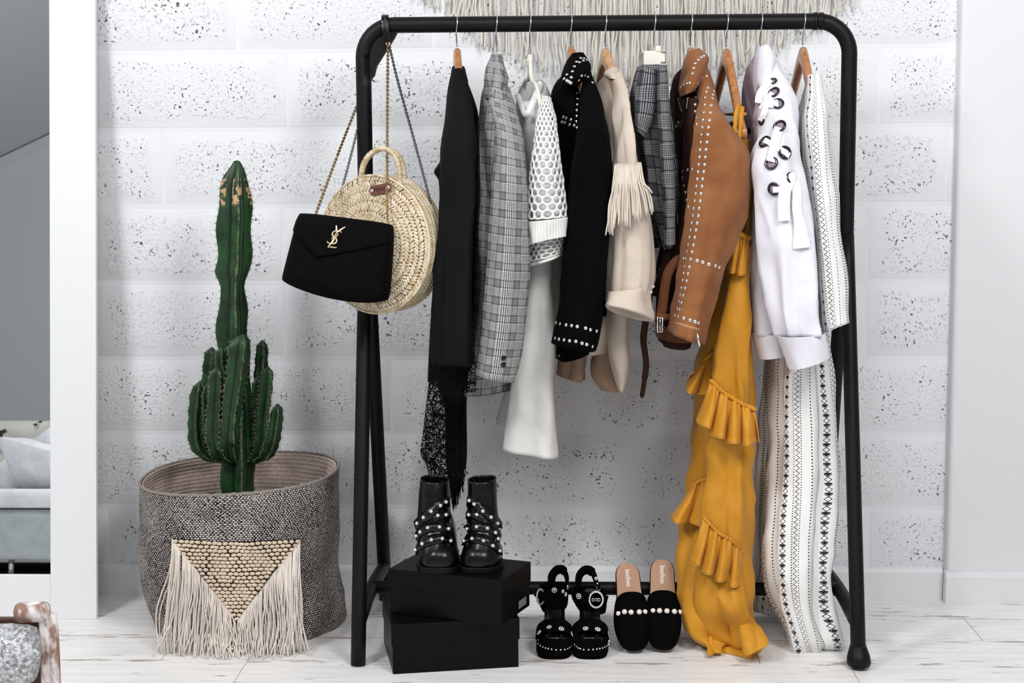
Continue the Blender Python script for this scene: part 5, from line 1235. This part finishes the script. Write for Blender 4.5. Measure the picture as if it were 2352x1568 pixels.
for i, (pts, ribs, ph) in enumerate([
    ([(365, 880, .11, 8), (362, 900, .11, 28), (358, 980, .11, 34), (356, 1100, .10, 36), (380, 1250, .08, 34), (430, 1360, .06, 30)], 4, .4),
    ([(312, 1033, .05, 8), (308, 1060, .05, 32), (300, 1140, .05, 36), (294, 1230, .05, 36), (310, 1330, .05, 38), (370, 1385, .05, 36), (440, 1395, .05, 30)], 4, .2),
    ([(345, 1045, .0, 8), (343, 1075, .0, 22), (345, 1150, .0, 26), (350, 1250, .01, 28), (390, 1350, .03, 28), (450, 1390, .05, 28)], 4, .9),
    ([(388, 966, -.03, 10), (386, 990, -.03, 32), (384, 1080, -.03, 36), (376, 1200, -.03, 40), (378, 1300, -.02, 40), (410, 1375, .0, 38), (460, 1395, .03, 32)], 4, .75),
    ([(500, 822, -.04, 14), (494, 850, -.04, 46), (486, 930, -.045, 52), (474, 1030, -.045, 50), (456, 1150, -.04, 46), (446, 1270, -.03, 46), (452, 1370, .0, 42), (480, 1410, .03, 32)], 4, .6),
    ([(412, 880, .02, 10), (410, 900, .02, 26), (414, 980, .03, 26), (430, 1080, .04, 26)], 4, .3),
    ([(593, 848, .10, 8), (592, 872, .10, 26), (588, 960, .10, 30), (582, 1050, .09, 30), (570, 1180, .08, 28), (550, 1320, .06, 26)], 4, .5),
    ([(618, 968, .02, 10), (614, 992, .02, 32), (606, 1080, .02, 36), (592, 1200, .03, 36), (586, 1300, .04, 34), (560, 1380, .05, 32), (520, 1400, .05, 28)], 4, .85),
    ([(662, 1134, .03, 8), (660, 1156, .03, 24), (654, 1220, .03, 30), (640, 1300, .03, 32), (610, 1370, .04, 32), (550, 1400, .05, 28)], 4, .35),
    ([(575, 1010, .06, 8), (572, 1040, .06, 24), (572, 1120, .06, 26), (578, 1220, .05, 26), (570, 1330, .05, 24)], 4, .6)]):
    column('arm', [Z3(*q) for q in pts], ribs, ph, i+3, nv=48)
SP.make('spines', M_spine, cac, False, None, 'stuff')

# ------------------------------------------------------------------ shoe boxes
M_card = plain('black_card', '#060606', .42, var=.1, vs_=20, bump=.08, bs=260, bd=.0006, spec=.14)
def shoebox(label, o_, ang, w_, d_, h, lid):
    t = thing('shoe_box', label, 'box', o_, 'black shoe boxes')
    M = Matrix.Translation(o_) @ Matrix.Rotation(ang, 4, 'Z')
    a = Acc(); a.box((.0015, .0015, 0), (w_-.0015, d_-.0015, h-.004), M); bevel(a.make('body', M_card, t, False), .0012)
    a = Acc(); a.box((-.001, -.001, h-lid), (w_+.001, d_+.001, h), M); bevel(a.make('lid', M_card, t, False), .0014)
    return t, M
sb1, M1 = shoebox('black shoe box on the floor, lower of the two under the boots', Vector((-.482, -.332, 0)), math.atan2(.058, .283), .289, .242, .115, .05)
sb2, M2 = shoebox('black shoe box turned askew on top of the other box', Vector((-.497, -.243, .1155)), math.atan2(-.097, .26), .278, .175, .1045, .046)
ZB = .2205
a = Acc(); a.box((.2789, .10, .012), (.2795, .145, .03), M2); a.make('label_sticker', plain('grey_label', '#77777a', .6), sb2, False)

# ------------------------------------------------------------------ boots
def body_along(acc, secs, cx, y0, z0, n=20, flat=.25):
    """rounded body whose sections (dy, dx, half_width, top) run back from the toe"""
    R_ = catmull([(s_[0], s_[1], s_[3], s_[2], 0., 0.) for s_ in secs], 40); V = []; Fc = []
    for r in R_:
        for k in range(n):
            th = 2*PI*k/n; c, s_ = math.cos(th), math.sin(th); hw = max(r[3], .002)
            x = hw*math.copysign(abs(c)**.8, c)
            z = r[2]*(abs(s_)**.85) if s_ > 0 else -.0*abs(s_)
            V.append(Vector((cx+r[1]+x*(1 if s_ >= 0 else .98), y0+r[0], z0+z)))
    for i in range(len(R_)-1):
        for k in range(n): l = (k+1) % n; Fc.append((i*n+k, i*n+l, (i+1)*n+l, (i+1)*n+k))
    Fc += [tuple(range(n-1, -1, -1)), tuple((len(R_)-1)*n+k for k in range(n))]
    acc.add(V, Fc); return acc
def outline_from(secs, cx, y0, grow):
    R0 = catmull([(s_[0], s_[1], s_[3], s_[2], 0., 0.) for s_ in secs], 400)
    R_ = [R0[int(round(400*(1-math.cos(PI*k/60))/2))] for k in range(61)]
    ya, yb_ = R_[0][0], R_[-1][0]; ym = (ya+yb_)/2; ky = 1+2*grow/(yb_-ya); wm = max(r[3] for r in R_); kx = 1+grow/wm
    Lp = [(cx+r[1]-r[3]*kx, y0+ym+(r[0]-ym)*ky) for r in R_]; Rp = [(cx+r[1]+r[3]*kx, y0+ym+(r[0]-ym)*ky) for r in R_]
    return Lp+Rp[::-1]
z5 = {0: [(553,437),(485,483),(365,565),(453,622),(557,615),(267,650),(185,735),(322,795),(475,785),(588,812),(225,857),(172,912),(510,948),(370,965),(628,985),(250,1022),(160,1105)],
      1: [(907,420),(968,467),(1077,563),(900,615),(1003,612),(1182,650),(1265,733),(1000,783),(1140,805),(878,810),(1240,865),(1297,935),(945,950),(1090,978),(832,985),(1207,1045),(1297,1117)]}
B5 = lambda x, y, d: P(930+x/6.032, 1080+y/6.032, d)
for bi, (lab, mir_) in enumerate((('black leather ankle boot with pearl studded straps, the boot nearer the lace tassel', 1), ('black leather ankle boot with pearl studded straps, the boot farther from the rack leg', -1))):
    xc_px = 999 if bi == 0 else 1106
    toe = G(xc_px+ (4 if bi == 0 else -4), 1318, ZB); bt = thing('ankle_boot', lab, 'boot', (toe.x, toe.y+.08, ZB), 'black ankle boots')
    s_ = mir_
    secs = [(0, .004*s_, .006, .02), (.0012, .004*s_, .014, .025), (.004, .004*s_, .0245, .032), (.014, .003*s_, .037, .043), (.034, .002*s_, .0445, .054), (.06, .0, .0465, .066), (.085, -.001*s_, .0445, .084), (.11, -.001*s_, .0405, .104), (.14, 0, .037, .112), (.175, 0, .034, .10), (.19, 0, .026, .08), (.196, 0, .012, .06)]
    a = body_along(Acc(), secs, toe.x, toe.y+.004, ZB+.010); foot_b = a.bvh(); a.make('foot', M_leather, bt)
    a = Acc(); a.prism(outline_from(secs, toe.x, toe.y+.004, .004), ZB+.0005, ZB+.013, None, .0018); a.make('sole', plain('black_rubber', '#060606', .5, spec=.2), bt, False)
    def X(px): return px if bi == 0 else 2*1052.8-px          # the second boot mirrors the first about x=1052.8
    lv = [(967, 1097, 1030, 1101, -.185, .042), (966, 1120, 1030, 1120, -.188, .044), (965, 1160, 1031, 1160, -.192, .046), (963, 1200, 1031, 1200, -.2, .05), (959, 1235, 1033, 1235, -.212, .054), (957, 1262, 1036, 1262, -.222, .055)]
    lv = [q if bi == 0 else (X(q[2]), q[3], X(q[0]), q[1], q[4], q[5]) for q in lv]
    SH = loft('shaft', lv, M_leather, bt, crump=.003, folds=[(.003, 2, 1.2, 1, .3, .8)], seed=110+bi, thick=.003, nv=40)
    bvs = [SH.bvh, foot_b]
    def strap(zs, wd, lift=.003, name='strap'):
        q = []; nrm = []
        for x, y in zs:
            x_ = 930+(x if bi == 0 else 0)/6.032 if bi == 0 else X(930+x/6.032)
            hit = on(bvs, x_, 1080+y/6.032)
            if hit is None: q.append(P(x_, 1080+y/6.032, q[-1].y+.004 if q else -.2)); nrm.append(nrm[-1] if nrm else Vector((0, -1, 0)))
            else: q.append(hit[0]+hit[1]*lift); nrm.append(hit[1])
        pts = smooth_path(q, 30)
        def fc(p):
            i = min(range(len(q)), key=lambda k: (q[k]-p).length_squared); return nrm[i]
        a = Acc(); a.ribbon(pts, wd, .0035, fc); return a.make(name, M_leather, bt), a.bvh()
    bv = []
    for zs, wd in (([(600, 430), (500, 470), (390, 555), (280, 645), (190, 730), (140, 765)], .0235), ([(612, 620), (540, 625), (470, 640), (400, 670)], .018),
                   ([(618, 815), (560, 795), (470, 785), (380, 790), (300, 810), (225, 850), (170, 910), (165, 960)], .0215), ([(650, 985), (590, 955), (500, 945), (400, 960), (310, 990), (240, 1030), (180, 1090), (155, 1130)], .0235)):
        o_, b = strap(zs, wd); bv.append(b)
    a = Acc(); q = [];
    for x, y in ((560, 110), (480, 200), (460, 290), (500, 360), (330, 410), (225, 350)):
        x_ = 930+x/6.032; x_ = x_ if bi == 0 else X(x_); hit = on([SH.bvh], x_, 1080+y/6.032, -.24); q.append(hit[0]+hit[1]*.001)
    a.tube(smooth_path(q, 24), .0011, 6); a.make('seam', M_leather, bt)
    for x, y in z5[bi]:
        l, n_ = on(bv+bvs, 930+x/6.032, 1080+y/6.032, -.235); put('pearl_stud', pearlstud_me, l+n_*.0005, n_, .0058, bt)

# ------------------------------------------------------------------ platform sandals
M_patent = plain('black_patent_insole', '#0a0a0b', .18, var=.1)
def flower(name, loc, nrm, r, parent):
    o = put(name, flower_me, loc, nrm, r, parent); return o
a = Acc()
for k in range(9):
    t = 2*PI*k/9; a.ball((.72*math.cos(t), .72*math.sin(t), .1), .27, 6, 4)
a.ball((0, 0, .1), .42, 8, 5); flower_me = meshdata('stud_flower', a.v, a.f, M_chrome)
Z6 = lambda x, y: (1200+x/5.6, 1260+y/5.6)
sand = [dict(lab='black platform sandal with jewelled studs, the one next to the shoe boxes', toe=(1273, 1516), hx=1272,
             ank=[(1240, 1346, 1303, 1344, -.07, .036), (1238, 1360, 1304, 1360), (1240, 1385, 1302, 1388), (1246, 1398, 1293, 1400)],
             back=[(265, 500), (360, 430), (385, 340), (440, 275), (505, 265), (545, 300), (575, 400), (570, 520)],
             fl=[(410, 530, .0075), (515, 545, .005), (550, 585, .006), (573, 495, .006), (343, 1015, .0072), (498, 1035, .0078), (220, 1080, .007), (630, 1100, .007)],
             st=[(337, 552), (485, 520), (300, 492), (284, 1002), (425, 978), (420, 1046), (280, 1078), (572, 1030), (565, 1095)],
             row=[(200, 1225), (228, 1247), (260, 1266), (295, 1280), (330, 1290), (374, 1298), (432, 1306), (492, 1305), (546, 1300), (584, 1290), (608, 1275), (628, 1258), (200, 1175)],
             buck=(235, 615, 55, 105, .6)),
        dict(lab='black platform sandal with round crystal buckle, the one next to the mules', toe=(1356, 1516), hx=1352,
             ank=[(1316, 1352, 1388, 1356, -.07, .038), (1314, 1368, 1392, 1368), (1322, 1385, 1392, 1390), (1332, 1400, 1390, 1402)],
             back=[(690, 545), (710, 460), (735, 340), (790, 280), (850, 272), (905, 310), (940, 390), (990, 510)],
             fl=[(730, 608, .0082), (985, 505, .007), (948, 380, .005), (812, 1032, .0076), (966, 1042, .0078), (680, 1105, .007), (1100, 1100, .0075)],
             st=[(808, 628), (655, 580), (963, 448), (727, 1028), (878, 998), (897, 1058), (745, 1085), (1030, 1026), (1035, 1095)],
             row=[(668, 1235), (690, 1260), (715, 1280), (743, 1290), (788, 1303), (852, 1303), (908, 1300), (957, 1294), (995, 1288), (1030, 1280), (1060, 1268), (1085, 1252), (1108, 1232), (1115, 1195)],
             buck=(948, 652, 95, 112, -.25))]
for S in sand:
    toe = G(*S['toe']); t = thing('platform_sandal', S['lab'], 'sandal', (toe.x, toe.y+.08, 0), 'black platform sandals')
    secs = [(0, 0, .008, .04), (.0012, 0, .016, .04), (.004, 0, .0245, .04), (.014, 0, .034, .04), (.035, 0, .0405, .04), (.06, 0, .041, .04), (.09, 0, .036, .04), (.10, 0, .03, .04)]
    out0 = outline_from(secs, toe.x, toe.y+.003, 0); out1 = outline_from(secs, toe.x, toe.y+.003, .001)
    a = Acc(); a.prism([(x*.96+toe.x*.04, y+.002) for x, y in out0], .0006, .008); a.prism(out1, .008, .046, None, .004); pb = a.bvh(); a.make('platform', M_blacksuede, t, False)
    a = Acc(); pts = smooth_path([Vector((toe.x, toe.y+.012, .047)), Vector((toe.x, toe.y+.06, .049)), Vector((toe.x, toe.y+.1, .066)), Vector((toe.x, toe.y+.135, .096)), Vector((toe.x, toe.y+.16, .113)), Vector((toe.x, toe.y+.19, .117))], 30)
    a.ribbon(pts, [.058]*8+[.056]*6+[.048]*6+[.042]*6+[.036]*5, .006, (0, -.3, 1)); a.make('insole', M_patent, t)
    a = Acc(); hx = toe.x; hy = toe.y+.185; a.tube([Vector((hx, hy+.01, 0.0005)), Vector((hx, hy+.008, .04)), Vector((hx, hy, .09)), Vector((hx, hy-.002, .112))], [.019, .02, .024, .026], 16); a.make('heel', M_blacksuede, t)
    ts = Acc(); V = []; Fc = []; nA, nB = 36, 12                                     # arched toe strap
    for j in range(nB+1):
        b = j/nB; yy = toe.y+.022+.066*b
        for i in range(nA+1):
            th = PI*i/nA; hw = .0425; hh = .023+.012*math.sin(PI*(.1+.7*b))+.004*b
            lift = (.010*(1-b)**2)*(1-math.sin(th))*0
            V.append(Vector((toe.x-hw*math.copysign(abs(math.cos(th))**.75, math.cos(th)), yy-.014*math.sin(th)*0+.018*(1-math.sin(th))*(1 if b < .5 else .3), .036+hh*math.sin(th)**.8)))
    for j in range(nB):
        for i in range(nA): q = j*(nA+1)+i; Fc.append((q, q+1, q+nA+2, q+nA+1))
    tsb = BVHTree.FromPolygons([tuple(q) for q in V], Fc); solid(mesh('toe_strap', V, Fc, M_blacksuede, t), .003)
    AK = loft('ankle_strap', S['ank'], M_blacksuede, t, thick=.003, nv=16, seed=3)
    bq = [P(*Z6(*q), -.062+.05*math.sin(PI*k/7)) for k, q in enumerate(S['back'])]
    a = Acc(); a.ribbon(smooth_path(bq, 30), [.016]*6+[.02]*8+[.022]*6+[.014]*6+[.009]*5, .003, lambda p: Vector((p.x-hx, p.y-(hy-.03), 0)) if abs(p.x-hx) > .004 else Vector((0, 1, 0))); a.make('back_strap', M_blacksuede, t)
    a = Acc(); a.ribbon(smooth_path([P(*Z6(S['buck'][0]+(60 if S['buck'][4] > 0 else 40), S['buck'][1]-30), -.115), P(*Z6(S['buck'][0], S['buck'][1]), -.122), P(*Z6(S['buck'][0]+(-30 if S['buck'][4] > 0 else 140), S['buck'][1]+20), -.11)], 10), .026, .003, (0, -1, 0)); a.make('buckle_tab', M_blacksuede, t)
    for x, y, r_ in S['fl']:
        l, n_ = on([tsb, AK.bvh, pb], *Z6(x, y), -.11); flower('jewel', l+n_*.001, n_, r_, t)
    for x, y in S['st']:
        l, n_ = on([tsb, AK.bvh, pb], *Z6(x, y), -.11); put('stud', stud_me, l, n_, .0024, t)
    for x, y in S['row']:
        l, n_ = on([pb, tsb], *Z6(x, y-6), -.22); put('stud', stud_me, l, n_, .0023, t)
    bx, by, bw, bh, _ = S['buck']; a = Acc(); nb = 26; cen = P(*Z6(bx, by), -.128)
    ring = []
    for k in range(nb):
        an = 2*PI*k/nb; q = P(*Z6(bx+bw*.92*math.cos(an), by+bh*.92*math.sin(an)), -.128+.02*math.cos(an)*(1 if S['buck'][4] > 0 else -.2)); ring.append(q)
    a.tube(ring, .0022, 7, True); bk = a.make('buckle', M_chrome, t); a = Acc()
    for k in range(nb*2):
        q = ring[(k//2) % nb].lerp(ring[(k//2+1) % nb], .5*(k % 2)); a.ball(q+Vector((0, -.0015, 0))+(q-cen)*(.06 if k % 2 else -.08), .0019, 6, 4)
    a.make('crystals', M_chrome, bk)
    a = Acc()
    if S['buck'][4] < 0:
        for k in (-1, .1, .9):
            a.tube([P(*Z6(bx+k*40, by+3), -.13)+Vector((.0028*math.cos(q), 0, .0034*math.sin(q))) for q in [2*PI*j/10 for j in range(10)]], .0009, 5, True)
        a.make('punch_ring', M_chrome, bk)

# ------------------------------------------------------------------ pearl mules leaning on the lower rail
M_insole = plain('tan_insole', '#b58e74', .5, var=.06)
M_print_w = plain('white_foil', '#e9e4de', .4)
Z7 = lambda x, y: (1200+x/5.6, 1260+y/5.6)
for lab, toe_px, heel_px, prl in (('black suede mule with pearl row, nearer the sandals, leaning on the rail', (1457, 1499), (1436, 1299), [(1240, 835), (1315, 815), (1397, 820), (1500, 817), (1573, 813)]),
                                  ('black suede mule with pearl row beside the mustard hem, leaning on the rail', (1524, 1497), (1523, 1290), [(1683, 797), (1764, 800), (1858, 803), (1950, 810), (2017, 815)])):
    toe = G(*toe_px, .004); LEN = .245
    best = None
    for k in range(200):
        an = .2+.9*k/200; p = Vector((toe.x, toe.y+LEN*math.cos(an), .004+LEN*math.sin(an))); d = p-CAM
        py = 784-F_PX*d.dot(UP)/d.dot(FWD)
        if best is None or abs(py-heel_px[1]) < best[0]: best = (abs(py-heel_px[1]), an)
    an = best[1]; hp = P(heel_px[0], heel_px[1], toe.y+LEN*math.cos(an)); lean = math.atan2(hp.x-toe.x, LEN)
    ML = Matrix.Translation(toe+Vector((0, 0, .006))) @ Matrix.Rotation(-lean, 4, 'Z') @ Matrix.Rotation(an, 4, 'X')
    t = thing('mule', lab, 'shoe', toe, 'pearl trimmed mules')
    secs = [(0, 0, .004, .008), (.0012, 0, .010, .014), (.004, 0, .0175, .021), (.014, 0, .0265, .030), (.035, 0, .0345, .038), (.065, 0, .0395, .044), (.095, 0, .0385, .046), (.125, 0, .034, .05), (.15, 0, .031, .05), (.18, 0, .0295, .05), (.215, 0, .0285, .05), (.228, 0, .0255, .05), (.237, 0, .0205, .05), (.243, 0, .014, .05), (.2455, 0, .005, .05)]
    ol = outline_from(secs, 0, 0, .0)
    a = Acc(); a.prism([(x*1.03, y) for x, y in ol], -.006, .0, None, .0008); a.xf(ML); a.make('sole', M_leather, t, False)
    a = Acc(); a.prism([(x*.955, y*.985+.002) for x, y in ol if y > .07], .0002, .0022); a.xf(ML); a.make('insole', M_insole, t, False, 'tan insole with a printed word')
    a = Acc(); q = [(x*.9, y) for x, y in ol if y > .195]; a.prism(q, -.022, -.006); a.xf(ML); a.make('heel', M_leather, t, False)
    a = Acc(); b = body_along(Acc(), secs, 0, 0, 0); nV = 20; keep = []
    V = []; Fc = []; nY, nA = 26, 28
    R_ = catmull([(s_[0], s_[1], s_[3], s_[2], 0., 0.) for s_ in secs[:7]+[(.118, 0, .035, .048)]], nY)
    for i, r in enumerate(R_):
        cut = 1.0
        for k in range(nA+1):
            th = PI*k/nA; hw = r[3]+.0025; x = -hw*math.copysign(abs(math.cos(th))**.75, math.cos(th)); z = r[2]*math.sin(th)**.75
            yy = r[0]*(1-.17*(1-math.sin(th)**.8)*(i/nY)**3*-.9)-.028*(1-math.sin(th))*0
            f_ = (i/nY)**4; yy = r[0]+f_*(.012*math.sin(th)-.0*math.cos(th))
            V.append(ML @ Vector((x, yy-.001*(i == 0), z)))
    for i in range(nY):
        for k in range(nA): q = i*(nA+1)+k; Fc.append((q, q+1, q+nA+2, q+nA+1))
    Fc.append(tuple(range(nA+1)))
    vb = BVHTree.FromPolygons([tuple(q) for q in V], Fc); solid(mesh('vamp', V, Fc, M_blacksuede, t), .0022)
    for k, (x, y) in enumerate(prl):
        l, n_ = on([vb], *Z7(x, y), toe.y+.1); put('pearl', pearl_me, l-n_*.002, n_, .0066 if k not in (0, 4) else .006, t)
    Mt = ML @ Matrix(((0, 1, 0, 0), (-1, 0, 0, .201), (0, 0, 1, .0026), (0, 0, 0, 1)))
    text_mesh('printed_word', 'boohoo', .0165, Mt, M_print_w, t, .0001, 0, .95, .0004)
